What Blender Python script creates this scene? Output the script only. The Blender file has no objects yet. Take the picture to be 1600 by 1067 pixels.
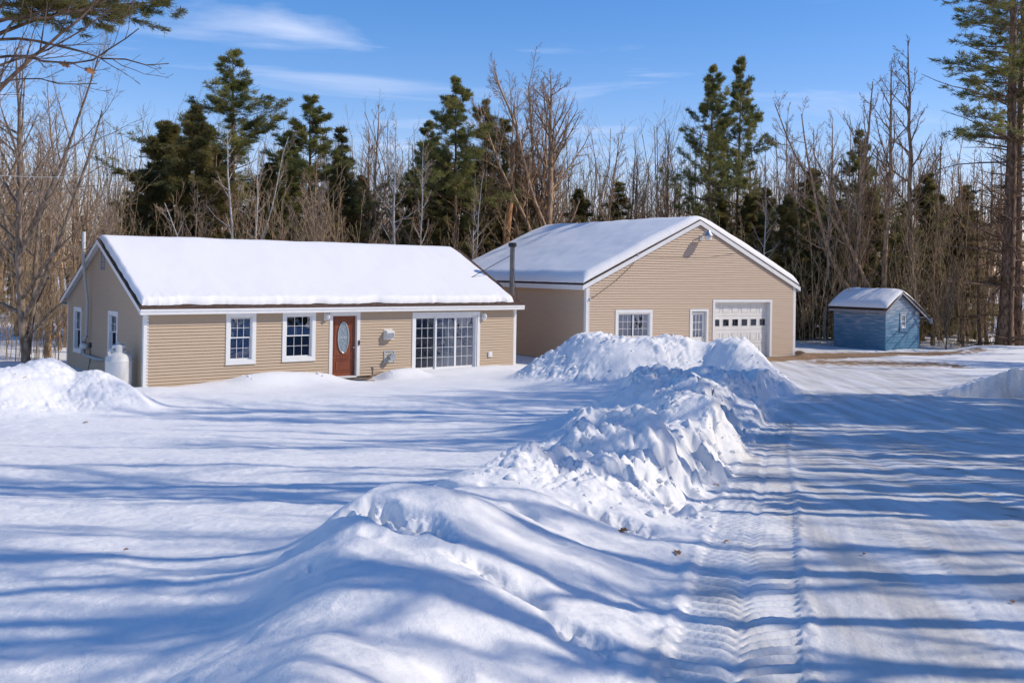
import bpy, math, random
import numpy as np
from mathutils import Matrix, Vector
PI = math.pi
R = math.radians
rng = np.random.default_rng(7)
random.seed(7)
sc = bpy.context.scene
col = sc.collection

# ------------------------------------------------------------------ camera
EYE = 3.75
FPX = 1561.0
ROLL = 0.01517
PITCH = 0.0028
SHIFT = -112.0
cam_d = bpy.data.cameras.new('camera')
cam = bpy.data.objects.new('camera', cam_d)
col.objects.link(cam)
cam_d.sensor_width = 36.0
cam_d.lens = FPX / 1600 * 36
cam_d.shift_y = SHIFT / 1600
cam_d.clip_start = 0.1
cam_d.clip_end = 2000
fw = Vector((0, math.cos(PITCH), math.sin(PITCH)))
rt = Vector((1, 0, 0))
up = rt.cross(fw)
r2 = rt * math.cos(ROLL) + up * math.sin(ROLL)
u2 = -rt * math.sin(ROLL) + up * math.cos(ROLL)
m = Matrix((r2, u2, -fw)).transposed().to_4x4()
m.translation = (0, 0, EYE)
cam.matrix_world = m
sc.camera = cam


def ray(px, py):
    X = px - 800.0
    Y = py - 533.5 - SHIFT
    c, s = math.cos(ROLL), math.sin(ROLL)
    a = c * X + s * Y
    b = -s * X + c * Y
    d = np.array([a / FPX, 1.0, -b / FPX])
    C, S = math.cos(PITCH), math.sin(PITCH)
    return np.array([d[0], C * d[1] - S * d[2], S * d[1] + C * d[2]])


def at(px, py, dist):
    r = ray(px, py)
    return np.array([0, 0, EYE]) + r * (dist / r[1])


def sstep(t):
    t = np.clip(t, 0, 1)
    return t * t * (3 - 2 * t)


def gz(y):
    """base grade: the lane drops towards the houses"""
    return 1.55 * (1 - sstep((np.asarray(y, float) - 5) / 22.0))


def on_ground(px, py):
    r = ray(px, py)
    t = 5.0
    for _ in range(60):
        t = 0.5 * t + 0.5 * (float(gz(t)) - EYE) / r[2]
    return np.array([r[0] * t, t, float(gz(t))])


# ------------------------------------------------------------------ noise
def _hash(ix, iy, seed):
    h = (ix * 374761393 + iy * 668265263 + seed * 1442695041) & 0xFFFFFFFF
    h = ((h ^ (h >> 13)) * 1274126177) & 0xFFFFFFFF
    return (h ^ (h >> 16)) & 0xFFFFFFFF


def perlin(x, y, seed=0):
    x = np.asarray(x, float); y = np.asarray(y, float)
    ix = np.floor(x).astype(np.int64); iy = np.floor(y).astype(np.int64)
    fx = x - ix; fy = y - iy
    u = fx * fx * fx * (fx * (fx * 6 - 15) + 10)
    v = fy * fy * fy * (fy * (fy * 6 - 15) + 10)

    def g(dx, dy):
        a = _hash(ix + dx, iy + dy, seed) * (2 * PI / 4294967296.0)
        return np.cos(a) * (fx - dx) + np.sin(a) * (fy - dy)
    n0 = g(0, 0) * (1 - u) + g(1, 0) * u
    n1 = g(0, 1) * (1 - u) + g(1, 1) * u
    return (n0 * (1 - v) + n1 * v) * 1.5


def fbm(x, y, octv=4, seed=0, gain=0.5):
    s = 0; a = 1.0
    for k in range(octv):
        s = s + a * perlin(x * 2 ** k + 17.3 * k, y * 2 ** k - 9.1 * k, seed + k)
        a *= gain
    return s


def billow(x, y, octv=4, seed=0, gain=0.5):
    s = 0; a = 1.0
    for k in range(octv):
        s = s + a * (1 - np.abs(perlin(x * 2 ** k + 7.7 * k, y * 2 ** k + 3.1 * k, seed + k)) * 2)
        a *= gain
    return s


def cells(x, y, seed):
    """broken slabs: random plateau height with a tilt for each irregular cell"""
    ix = np.floor(x).astype(np.int64); iy = np.floor(y).astype(np.int64)
    best = np.full(x.shape, 9.0); sec = np.full(x.shape, 9.0); val = np.zeros(x.shape)
    for dx in (-1, 0, 1):
        for dy in (-1, 0, 1):
            h1 = _hash(ix + dx, iy + dy, seed) / 4294967296.0
            h2 = _hash(ix + dx, iy + dy, seed + 1) / 4294967296.0
            h3 = _hash(ix + dx, iy + dy, seed + 2) / 4294967296.0
            cx = ix + dx + h1; cy = iy + dy + h2
            d = np.hypot(x - cx, y - cy)
            v = h3 + (x - cx) * (h1 - 0.5) * 1.2 + (y - cy) * (h2 - 0.5) * 1.2
            new = d < best
            sec = np.where(new, best, np.minimum(sec, d))
            val = np.where(new, v, val); best = np.where(new, d, best)
    return val, sec - best


# ------------------------------------------------------------------ materials
def nodes(name):
    mt = bpy.data.materials.new(name)
    mt.use_nodes = True
    nt = mt.node_tree
    return mt, nt, nt.nodes, nt.links, nt.nodes['Principled BSDF']


def mat(name, c, rough=0.6, metal=0.0, var=0.12, scale=6.0, bump=0.0, bscale=40.0, spec=0.4, c2=None, stretch=(1, 1, 1), detail=4):
    mt, nt, N, L, P = nodes(name)
    P.inputs['Roughness'].default_value = rough
    P.inputs['Metallic'].default_value = metal
    P.inputs['Specular IOR Level'].default_value = spec
    tc = N.new('ShaderNodeTexCoord')
    mp = N.new('ShaderNodeMapping')
    mp.inputs['Scale'].default_value = stretch
    L.new(tc.outputs['Object'], mp.inputs['Vector'])
    nz = N.new('ShaderNodeTexNoise')
    nz.inputs['Scale'].default_value = scale
    nz.inputs['Detail'].default_value = detail
    L.new(mp.outputs[0], nz.inputs['Vector'])
    rp = N.new('ShaderNodeValToRGB')
    rp.color_ramp.elements[0].position = 0.3
    rp.color_ramp.elements[1].position = 0.7
    lo = c2 if c2 else tuple(max(0, v * (1 - var)) for v in c)
    hi = c if c2 else tuple(min(1, v * (1 + var)) for v in c)
    rp.color_ramp.elements[0].color = (*lo, 1)
    rp.color_ramp.elements[1].color = (*hi, 1)
    L.new(nz.outputs[0], rp.inputs[0])
    L.new(rp.outputs[0], P.inputs['Base Color'])
    if bump:
        n2 = N.new('ShaderNodeTexNoise')
        n2.inputs['Scale'].default_value = bscale
        n2.inputs['Detail'].default_value = 4
        L.new(mp.outputs[0], n2.inputs['Vector'])
        b = N.new('ShaderNodeBump')
        b.inputs['Strength'].default_value = 1.0
        b.inputs['Distance'].default_value = bump
        L.new(n2.outputs[0], b.inputs['Height'])
        L.new(b.outputs[0], P.inputs['Normal'])
    return mt


def snow_mat(name, base=(0.88, 0.872, 0.855), dirt=False, fine=0.004, road=False):
    mt, nt, N, L, P = nodes(name)
    P.inputs['Roughness'].default_value = 0.7
    P.inputs['Specular IOR Level'].default_value = 0.25
    tc = N.new('ShaderNodeTexCoord')
    n1 = N.new('ShaderNodeTexNoise'); n1.inputs['Scale'].default_value = 14; n1.inputs['Detail'].default_value = 8
    n2 = N.new('ShaderNodeTexNoise'); n2.inputs['Scale'].default_value = 70; n2.inputs['Detail'].default_value = 3
    n1.inputs['Roughness'].default_value = 0.62
    L.new(tc.outputs['Object'], n1.inputs['Vector'])
    L.new(tc.outputs['Object'], n2.inputs['Vector'])
    b = N.new('ShaderNodeBump'); b.inputs['Strength'].default_value = 0.8; b.inputs['Distance'].default_value = fine * 3
    b2 = N.new('ShaderNodeBump'); b2.inputs['Strength'].default_value = 0.6; b2.inputs['Distance'].default_value = fine
    L.new(n1.outputs[0], b.inputs['Height']); L.new(n2.outputs[0], b2.inputs['Height'])
    L.new(b.outputs[0], b2.inputs['Normal']); L.new(b2.outputs[0], P.inputs['Normal'])
    src = None
    if road:
        mp = N.new('ShaderNodeMapping'); mp.inputs['Rotation'].default_value = (0, 0, R(17)); mp.inputs['Scale'].default_value = (2.4, .22, 1)
        L.new(tc.outputs['Object'], mp.inputs['Vector'])
        n3 = N.new('ShaderNodeTexNoise'); n3.inputs['Scale'].default_value = 1.0; n3.inputs['Detail'].default_value = 7
        L.new(mp.outputs[0], n3.inputs['Vector'])
        rp = N.new('ShaderNodeValToRGB')
        rp.color_ramp.elements[0].position = 0.40; rp.color_ramp.elements[0].color = (0.62, 0.60, 0.57, 1)
        rp.color_ramp.elements[1].position = 0.60; rp.color_ramp.elements[1].color = (0.81, 0.805, 0.795, 1)
        L.new(n3.outputs[0], rp.inputs[0])
        ga = N.new('ShaderNodeAttribute'); ga.attribute_name = 'grime'
        gm = N.new('ShaderNodeMix'); gm.data_type = 'RGBA'
        L.new(ga.outputs['Fac'], gm.inputs[0]); gm.inputs[6].default_value = (*base, 1); L.new(rp.outputs[0], gm.inputs[7])
        src = gm.outputs[2]
    if dirt:
        a = N.new('ShaderNodeAttribute'); a.attribute_name = 'dirt'
        n4 = N.new('ShaderNodeTexNoise'); n4.inputs['Scale'].default_value = 3.0; n4.inputs['Detail'].default_value = 9
        L.new(tc.outputs['Object'], n4.inputs['Vector'])
        ad = N.new('ShaderNodeMath'); ad.operation = 'MULTIPLY_ADD'
        L.new(n4.outputs[0], ad.inputs[0]); ad.inputs[1].default_value = 1.4
        ad2 = N.new('ShaderNodeMath'); ad2.operation = 'ADD'; ad2.inputs[1].default_value = -1.2
        L.new(a.outputs['Fac'], ad2.inputs[0]); L.new(ad2.outputs[0], ad.inputs[2])
        mr = N.new('ShaderNodeMapRange'); mr.inputs[1].default_value = 0.0; mr.inputs[2].default_value = 0.25
        L.new(ad.outputs[0], mr.inputs[0])
        dr = N.new('ShaderNodeValToRGB')
        dr.color_ramp.elements[0].position = 0.35; dr.color_ramp.elements[0].color = (0.20, 0.125, 0.075, 1)
        dr.color_ramp.elements[1].position = 0.65; dr.color_ramp.elements[1].color = (0.42, 0.27, 0.15, 1)
        L.new(n1.outputs[0], dr.inputs[0])
        mx = N.new('ShaderNodeMix'); mx.data_type = 'RGBA'
        L.new(mr.outputs[0], mx.inputs[0])
        if src: L.new(src, mx.inputs[6])
        else: mx.inputs[6].default_value = (*base, 1)
        L.new(dr.outputs[0], mx.inputs[7])
        src = mx.outputs[2]
    if src: L.new(src, P.inputs['Base Color'])
    else: P.inputs['Base Color'].default_value = (*base, 1)
    return mt


def glass_mat(name, tint=(0.46, 0.50, 0.56), refl=0.24):
    mt = bpy.data.materials.new(name); mt.use_nodes = True
    nt = mt.node_tree; N = nt.nodes; L = nt.links
    N.remove(N['Principled BSDF'])
    out = N['Material Output']
    tr = N.new('ShaderNodeBsdfTransparent'); tr.inputs[0].default_value = (*tint, 1)
    gl = N.new('ShaderNodeBsdfGlossy'); gl.inputs['Roughness'].default_value = 0.02
    gl.inputs[0].default_value = (0.75, 0.82, 1.0, 1)
    tc = N.new('ShaderNodeTexCoord')
    nz = N.new('ShaderNodeTexNoise'); nz.inputs['Scale'].default_value = 1.6
    L.new(tc.outputs['Object'], nz.inputs['Vector'])
    bp = N.new('ShaderNodeBump'); bp.inputs['Distance'].default_value = 0.006
    L.new(nz.outputs[0], bp.inputs['Height']); L.new(bp.outputs[0], gl.inputs['Normal'])
    mx = N.new('ShaderNodeMixShader'); mx.inputs[0].default_value = refl
    L.new(tr.outputs[0], mx.inputs[1]); L.new(gl.outputs[0], mx.inputs[2]); L.new(mx.outputs[0], out.inputs['Surface'])
    return mt


def bark_mat(name, c1, c2, zs=0.35):
    mt, nt, N, L, P = nodes(name)
    P.inputs['Roughness'].default_value = 0.9
    P.inputs['Specular IOR Level'].default_value = 0.15
    tc = N.new('ShaderNodeTexCoord')
    mp = N.new('ShaderNodeMapping'); mp.inputs['Scale'].default_value = (6, 6, 6 * zs)
    L.new(tc.outputs['Object'], mp.inputs['Vector'])
    n1 = N.new('ShaderNodeTexNoise'); n1.inputs['Scale'].default_value = 1.5; n1.inputs['Detail'].default_value = 8
    L.new(mp.outputs[0], n1.inputs['Vector'])
    rp = N.new('ShaderNodeValToRGB')
    rp.color_ramp.elements[0].position = 0.38; rp.color_ramp.elements[0].color = (*c1, 1)
    rp.color_ramp.elements[1].position = 0.62; rp.color_ramp.elements[1].color = (*c2, 1)
    L.new(n1.outputs[0], rp.inputs[0])
    oi = N.new('ShaderNodeObjectInfo')
    hv = N.new('ShaderNodeHueSaturation')
    mr = N.new('ShaderNodeMapRange'); mr.inputs[3].default_value = 0.75; mr.inputs[4].default_value = 1.3
    L.new(oi.outputs['Random'], mr.inputs[0]); L.new(mr.outputs[0], hv.inputs['Value'])
    L.new(rp.outputs[0], hv.inputs['Color'])
    L.new(hv.outputs[0], P.inputs['Base Color'])
    b = N.new('ShaderNodeBump'); b.inputs['Distance'].default_value = 0.02
    L.new(n1.outputs[0], b.inputs['Height']); L.new(b.outputs[0], P.inputs['Normal'])
    return mt


def needle_mat(name, c1, c2):
    mt, nt, N, L, P = nodes(name)
    P.inputs['Roughness'].default_value = 0.55
    P.inputs['Specular IOR Level'].default_value = 0.3
    tc = N.new('ShaderNodeTexCoord')
    n1 = N.new('ShaderNodeTexNoise'); n1.inputs['Scale'].default_value = 0.9; n1.inputs['Detail'].default_value = 5
    L.new(tc.outputs['Object'], n1.inputs['Vector'])
    rp = N.new('ShaderNodeValToRGB')
    rp.color_ramp.elements[0].position = 0.35; rp.color_ramp.elements[0].color = (*c1, 1)
    rp.color_ramp.elements[1].position = 0.65; rp.color_ramp.elements[1].color = (*c2, 1)
    L.new(n1.outputs[0], rp.inputs[0])
    L.new(rp.outputs[0], P.inputs['Base Color'])
    tl = N.new('ShaderNodeBsdfTranslucent')
    L.new(rp.outputs[0], tl.inputs['Color'])
    mx = N.new('ShaderNodeMixShader'); mx.inputs[0].default_value = 0.42
    L.new(P.outputs[0], mx.inputs[1]); L.new(tl.outputs[0], mx.inputs[2])
    L.new(mx.outputs[0], N['Material Output'].inputs['Surface'])
    return mt


M = dict(
    snow=snow_mat('field snow', dirt=True, road=True, fine=0.005),
    roofsnow=snow_mat('roof snow', base=(0.885, 0.875, 0.855), fine=0.003),
    road=None,
    bank=None,
    siding=mat('tan vinyl siding', (0.50, 0.38, 0.262), 0.55, var=0.035, scale=2.5, stretch=(0.5, 0.5, 5)),
    siding2=mat('beige vinyl siding', (0.56, 0.428, 0.308), 0.55, var=0.035, scale=2.5, stretch=(0.5, 0.5, 5)),
    white=mat('white trim', (0.78, 0.78, 0.76), 0.45, var=0.03),
    white_old=mat('weathered white door paint', (0.80, 0.785, 0.73), 0.5, var=0.05, scale=3),
    shingle=mat('brown asphalt shingles', (0.12, 0.07, 0.05), 0.9, c2=(0.05, 0.03, 0.022), scale=9, bump=0.01, bscale=30),
    found=mat('concrete foundation', (0.30, 0.26, 0.22), 0.9, var=0.2, bump=0.005),
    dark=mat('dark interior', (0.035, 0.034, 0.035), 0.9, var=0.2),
    floor=mat('interior floorboards', (0.10, 0.075, 0.055), 0.7),
    curtain=mat('pale green curtain', (0.42, 0.48, 0.40), 0.9, var=0.15, stretch=(20, 20, 1)),
    glass=glass_mat('window glass'),
    screen=glass_mat('screened or shade tinted window glass', tint=(0.22, 0.22, 0.22), refl=0.08),  # insect screens; its dark tint also stands in for the dim garage interior
    wood=mat('stained mahogany door', (0.30, 0.085, 0.035), 0.4, c2=(0.17, 0.045, 0.02), scale=3, stretch=(9, 9, 0.8), bump=0.003, bscale=6),
    lead=mat('leaded frosted glass', (0.40, 0.48, 0.52), 0.25, c2=(0.10, 0.15, 0.19), scale=22),
    came=mat('lead came', (0.5, 0.52, 0.53), 0.35, metal=0.4),
    metal=mat('galvanised steel', (0.50, 0.52, 0.54), 0.35, metal=0.85, var=0.15),
    flue=mat('sooty steel flue', (0.16, 0.155, 0.15), 0.45, metal=0.5, var=0.3),
    black=mat('black metal', (0.02, 0.02, 0.022), 0.5),
    pvc=mat('grey pvc pipe', (0.46, 0.47, 0.45), 0.5, var=0.06),
    ventgrey=mat('grey blue vent louvres', (0.22, 0.27, 0.32), 0.6),
    tank=mat('chalky white tank paint', (0.72, 0.72, 0.70), 0.5, c2=(0.55, 0.545, 0.52), scale=5, stretch=(1, 1, .4)),
    blue=None,
    greyw=mat('weathered grey wood', (0.30, 0.30, 0.32), 0.85, var=0.3, scale=8, stretch=(1, 1, 4)),
    mat_blue=mat('worn blue doormat', (0.12, 0.20, 0.26), 0.95, c2=(0.03, 0.035, 0.04), scale=18),
    gravel=mat('wet brown gravel', (0.26, 0.14, 0.075), 0.95, c2=(0.08, 0.045, 0.03), scale=14, bump=0.02, bscale=30),
    leaf=mat('dead oak leaf', (0.32, 0.15, 0.06), 0.8, var=0.3),
    bark=bark_mat('grey brown bark', (0.17, 0.108, 0.066), (0.44, 0.30, 0.185)),
    bark_tan=bark_mat('tan tree bark', (0.14, 0.10, 0.07), (0.34, 0.26, 0.19)),  # even tan tone for the left trees and saplings
    twig=bark_mat('brown twigs', (0.23, 0.145, 0.085), (0.50, 0.345, 0.21)),
    twig_tan=bark_mat('tan twigs', (0.20, 0.145, 0.10), (0.34, 0.26, 0.19)),
    birch=bark_mat('white birch bark', (0.34, 0.31, 0.28), (0.72, 0.70, 0.66), zs=3.0),
    pinebark=bark_mat('dark pine bark', (0.085, 0.054, 0.036), (0.25, 0.165, 0.11)),
    snagbark=bark_mat('orange stripped wood', (0.28, 0.13, 0.05), (0.55, 0.30, 0.13)),
    needle=needle_mat('pine needles', (0.11, 0.135, 0.045), (0.36, 0.33, 0.10)),
    needle_d=needle_mat('dark hemlock needles', (0.09, 0.10, 0.04), (0.32, 0.26, 0.09)),
    needle_o=needle_mat('olive pine needles', (0.10, 0.11, 0.03), (0.26, 0.22, 0.07)),
    needle_b=needle_mat('rusty dead needles', (0.10, 0.065, 0.03), (0.20, 0.14, 0.06)),
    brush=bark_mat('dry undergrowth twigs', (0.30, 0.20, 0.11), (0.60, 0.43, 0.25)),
    brush_far=bark_mat('far woodland twigs', (0.24, 0.17, 0.11), (0.44, 0.32, 0.21)),  # tone of the far woods, darker than the near undergrowth
    wire=mat('cable', (0.10, 0.09, 0.08), 0.6),
    wire_l=mat('bright aluminium cable', (0.55, 0.55, 0.52), 0.4),
    lampglass=mat('frosted lamp glass', (0.75, 0.74, 0.70), 0.25),
    yellow=mat('yellow ornament', (0.75, 0.50, 0.12), 0.6),
    red=mat('red ornament', (0.55, 0.10, 0.06), 0.6),
)


M['road'] = M['bank'] = M['snow']


def blue_mat():
    mt, nt, N, L, P = nodes('worn blue shed paint')
    P.inputs['Roughness'].default_value = 0.8
    tc = N.new('ShaderNodeTexCoord')
    mp = N.new('ShaderNodeMapping'); mp.inputs['Scale'].default_value = (1.0, 1.0, 7)
    L.new(tc.outputs['Object'], mp.inputs['Vector'])
    nz = N.new('ShaderNodeTexNoise'); nz.inputs['Scale'].default_value = 1.6; nz.inputs['Detail'].default_value = 8
    L.new(mp.outputs[0], nz.inputs['Vector'])
    sp = N.new('ShaderNodeSeparateXYZ'); L.new(tc.outputs['Object'], sp.inputs[0])
    mr = N.new('ShaderNodeMapRange'); mr.inputs[1].default_value = 0.3; mr.inputs[2].default_value = 2.4
    mr.inputs[3].default_value = -0.18; mr.inputs[4].default_value = 0.2
    L.new(sp.outputs['Z'], mr.inputs[0])
    ad = N.new('ShaderNodeMath'); ad.operation = 'ADD'
    L.new(nz.outputs[0], ad.inputs[0]); L.new(mr.outputs[0], ad.inputs[1])
    rp = N.new('ShaderNodeValToRGB')
    e = rp.color_ramp.elements
    e[0].position = 0.3; e[0].color = (0.06, 0.18, 0.29, 1)
    e[1].position = 0.75; e[1].color = (0.36, 0.39, 0.44, 1)
    k = e.new(0.52); k.color = (0.125, 0.235, 0.35, 1)
    L.new(ad.outputs[0], rp.inputs[0]); L.new(rp.outputs[0], P.inputs['Base Color'])
    return mt


M['blue'] = blue_mat()


# ------------------------------------------------------------------ object helpers
def link_mesh(name, V, F, mt, parent=None, smooth=False, loops=None):
    me = bpy.data.meshes.new(name)
    if isinstance(V, np.ndarray) and isinstance(F, np.ndarray):
        nf, k = F.shape
        me.vertices.add(len(V)); me.vertices.foreach_set('co', V.astype(np.float32).ravel())
        me.loops.add(nf * k); me.loops.foreach_set('vertex_index', F.astype(np.int32).ravel())
        me.polygons.add(nf)
        me.polygons.foreach_set('loop_start', np.arange(0, nf * k, k, dtype=np.int32))
        me.polygons.foreach_set('loop_total', np.full(nf, k, dtype=np.int32))
        me.update(calc_edges=True)
    else:
        me.from_pydata([tuple(v) for v in V], [], [tuple(f) for f in F])
    if smooth:
        me.polygons.foreach_set('use_smooth', np.ones(len(me.polygons), dtype=bool))
    me.materials.append(mt)
    o = bpy.data.objects.new(name, me)
    col.objects.link(o)
    if parent: o.parent = parent
    return o


def tag(o, label=None, cat=None, group=None, kind=None):
    if label: o['label'] = label
    if cat: o['category'] = cat
    if group: o['group'] = group
    if kind: o['kind'] = kind
    return o


def empty(name, loc=(0, 0, 0), rz=0.0, label=None, cat=None, group=None):
    o = bpy.data.objects.new(name, None)
    o.empty_display_size = 0.3
    col.objects.link(o)
    o.location = loc; o.rotation_euler = (0, 0, rz)
    return tag(o, label, cat, group)


class MB:
    def __init__(s): s.v = []; s.f = []

    def quad(s, a, b, c, d):
        n = len(s.v); s.v += [a, b, c, d]; s.f.append((n, n + 1, n + 2, n + 3)); return s

    def tri(s, a, b, c):
        n = len(s.v); s.v += [a, b, c]; s.f.append((n, n + 1, n + 2)); return s

    def box(s, x0, x1, y0, y1, z0, z1, f=None):
        n = len(s.v)
        P = [(x, y, z) for z in (z0, z1) for y in (y0, y1) for x in (x0, x1)]
        if f: P = [f(*p) for p in P]
        s.v += P
        for q in ((0, 2, 3, 1), (4, 5, 7, 6), (0, 1, 5, 4), (2, 6, 7, 3), (0, 4, 6, 2), (1, 3, 7, 5)):
            s.f.append(tuple(n + i for i in q))
        return s

    def prism(s, poly, a, b, f):
        """poly: list of 2D points; extruded between a and b through map f(p0,p1,t)"""
        n = len(s.v); k = len(poly)
        s.v += [f(p[0], p[1], a) for p in poly] + [f(p[0], p[1], b) for p in poly]
        s.f.append(tuple(n + i for i in range(k))); s.f.append(tuple(n + k + i for i in reversed(range(k))))
        for i in range(k):
            j = (i + 1) % k
            s.f.append((n + i, n + k + i, n + k + j, n + j))
        return s

    def tube(s, pts, rad, k=10, cap=True):
        pts = [Vector(p) for p in pts]
        if not hasattr(rad, '__len__'): rad = [rad] * len(pts)
        n = len(s.v)
        for i, p in enumerate(pts):
            t = (pts[min(i + 1, len(pts) - 1)] - pts[max(i - 1, 0)]).normalized()
            ref = Vector((0, 0, 1)) if abs(t.z) < 0.9 else Vector((1, 0, 0))
            a = t.cross(ref).normalized(); b = t.cross(a)
            for j in range(k):
                w = 2 * PI * j / k
                s.v.append(tuple(p + (a * math.cos(w) + b * math.sin(w)) * rad[i]))
        for i in range(len(pts) - 1):
            for j in range(k):
                q = (j + 1) % k
                s.f.append((n + i * k + j, n + i * k + q, n + (i + 1) * k + q, n + (i + 1) * k + j))
        if cap:
            s.f.append(tuple(n + j for j in reversed(range(k))))
            e = n + (len(pts) - 1) * k
            s.f.append(tuple(e + j for j in range(k)))
        return s

    def lathe(s, prof, c=(0, 0, 0), k=24):
        n = len(s.v)
        for r, z in prof:
            for j in range(k):
                w = 2 * PI * j / k
                s.v.append((c[0] + r * math.cos(w), c[1] + r * math.sin(w), c[2] + z))
        for i in range(len(prof) - 1):
            for j in range(k):
                q = (j + 1) % k
                s.f.append((n + i * k + j, n + i * k + q, n + (i + 1) * k + q, n + (i + 1) * k + j))
        return s

    def build(s, name, mt, parent=None, smooth=False):
        o = link_mesh(name, s.v, s.f, mt, parent)
        if smooth:
            o.data.polygons.foreach_set('use_smooth', [len(p.vertices) == 4 for p in o.data.polygons])
            try:
                o.data.set_sharp_from_angle(angle=R(40))
            except Exception:
                pass
        return o


# facade maps (local house frame: x along the front, y into the house, z up); d is the distance out of the wall
def FRONT(s_, d, z): return (s_, -d, z)
def BACK(W): return lambda s_, d, z: (s_, W + d, z)
def LEFT(s_, d, z): return (-d, s_, z)
def RIGHT(L_): return lambda s_, d, z: (L_ + d, s_, z)


def siding(mb, mp, lo, hi, z0, z1, exposure, openings=(), lip=0.034):
    """lo, hi: functions of z"""
    z = z0
    while z < z1 - 1e-4:
        zt = min(z + exposure, z1)
        zm = (z + zt) / 2
        segs = [((lo(z), lo(zt)), (hi(z), hi(zt)))]
        for (a, b, c, d) in openings:
            if c < zm < d:
                ns = []
                for (l, h) in segs:
                    if a > l[0] and b < h[0]:
                        ns.append((l, (a, a))); ns.append(((b, b), h))
                    else:
                        ns.append((l, h))
                segs = ns
        for (l, h) in segs:
            if h[1] - l[1] < 0.02 and h[0] - l[0] < 0.05: continue
            h1 = max(h[1], l[1] + 0.001)
            mb.quad(mp(l[0], lip, z), mp(h[0], lip, z), mp(h1, 0.003, zt), mp(l[1], 0.003, zt))
            mb.quad(mp(l[0], 0.0, z), mp(h[0], 0.0, z), mp(h[0], lip, z), mp(l[0], lip, z))
        z = zt


def frame_box(mb, mp, a, b, z0, z1, w, d0, d1, wb=None, wt=None):
    """rectangular frame from its outer edges"""
    wb = w if wb is None else wb
    wt = w if wt is None else wt
    mb.box(a, a + w, d0, d1, z0, z1, mp); mb.box(b - w, b, d0, d1, z0, z1, mp)
    mb.box(a + w, b - w, d0, d1, z1 - wt, z1, mp)
    if wb: mb.box(a + w, b - w, d0, d1, z0, z0 + wb, mp)


def reveal(mb, mp, a, b, z0, z1, depth, bottom=True):
    mb.quad(mp(a, 0.01, z0), mp(a, 0.01, z1), mp(a, -depth, z1), mp(a, -depth, z0))
    mb.quad(mp(b, 0.01, z0), mp(b, -depth, z0), mp(b, -depth, z1), mp(b, 0.01, z1))
    mb.quad(mp(a, 0.01, z1), mp(b, 0.01, z1), mp(b, -depth, z1), mp(a, -depth, z1))
    if bottom: mb.quad(mp(a, 0.01, z0), mp(a, -depth, z0), mp(b, -depth, z0), mp(b, 0.01, z0))


def window_hung(parent, mp, a, b, z0, z1, rail=None, grid=(3, 2), screen=False, label=None, casing=0.13, lower_grid=True):
    """double hung window; a,b,z0,z1 = outside of the casing"""
    w = MB()
    frame_box(w, mp, a, b, z0, z1, casing, 0.0, 0.045)
    frame_box(w, mp, a + casing - 0.005, b - casing + 0.005, z0 + casing - .005, z1 - casing + .005, 0.03, -0.09, 0.03)
    w.box(a - 0.01, b + 0.01, 0.0455, 0.062, z0 - 0.01, z0 + 0.03, mp)
    win = w.build('window', M['white'], parent)
    if label: win['label'] = label
    ia, ib, iz0, iz1 = a + casing + 0.024, b - casing - 0.024, z0 + casing + 0.024, z1 - casing - 0.024
    rail = rail or (iz0 + iz1) / 2
    for k, (c, d, dd) in enumerate(((rail - 0.015, iz1, -0.02), (iz0, rail + 0.015, -0.055))):
        s_ = MB()
        frame_box(s_, mp, ia, ib, c, d, 0.035, dd - 0.03, dd)
        if grid and (k == 0 or lower_grid):
            for i in range(1, grid[0]):
                x = ia + 0.035 + (ib - ia - 0.07) * i / grid[0]
                s_.box(x - 0.0065, x + 0.0065, dd - 0.024, dd - 0.006, c + 0.035, d - 0.035, mp)
            for i in range(1, grid[1]):
                z = c + 0.035 + (d - c - 0.07) * i / grid[1]
                s_.box(ia + 0.035, ib - 0.035, dd - 0.022, dd - 0.008, z - 0.0065, z + 0.0065, mp)
        s_.build('sash', M['white'], win)
        g = MB(); g.quad(mp(ia + 0.03, dd - 0.015, c + 0.03), mp(ib - 0.03, dd - 0.015, c + 0.03), mp(ib - 0.03, dd - 0.015, d - 0.03), mp(ia + 0.03, dd - 0.015, d - 0.03))
        g.build('pane', M['screen'] if (screen and k == 1) else M['glass'], win)
    return win


def drape(mb, mp, pts, d, folds=7, amp=0.025):
    """curtain: pts = (s_left(z), s_right(z)) sampled list of (z, sl, sr)"""
    n = folds * 6
    for i in range(len(pts) - 1):
        za, la, ra = pts[i]; zb, lb, rb = pts[i + 1]
        for j in range(n):
            t0, t1 = j / n, (j + 1) / n
            f = lambda t: d + amp * math.sin(t * folds * 2 * PI)
            mb.quad(mp(la + (ra - la) * t0, f(t0), za), mp(la + (ra - la) * t1, f(t1), za), mp(lb + (rb - lb) * t1, f(t1), zb), mp(lb + (rb - lb) * t0, f(t0), zb))


# ================================================================== HOUSE
HX, HY, HYAW = -11.363, 30.95, 0.674
HL, HW = 14.77, 8.54
house = empty('house', (HX, HY, 0), HYAW, 'long single storey tan house with snowy gable roof and red brown front door', 'house')
EXP = 0.102
S_OV, V_OV = 0.22, 0.29          # rake and eave overhang
zeave, zridge = 2.50, 4.60       # underside reference of the roof plane at wall and ridge
pit = (zridge - zeave) / (HW / 2)
op_f = [(2.75, 3.55, 0.72, 2.17), (4.75, 5.73, 0.73, 2.2), (6.52, 7.50, -0.02, 2.14), (9.95, 12.82, 0.02, 2.1)]
op_l = [(2.62, 3.4, 1.0, 2.2), (6.75, 7.5, 0.72, 2.18)]
w = MB()
siding(w, FRONT, lambda z: 0.09, lambda z: HL - 0.09, -0.02, zeave, EXP, op_f)
w.build('wall', M['siding'], house)
w = MB()
gl = lambda z: 0.09 if z < zeave else (z - zeave) / pit + 0.0
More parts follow.
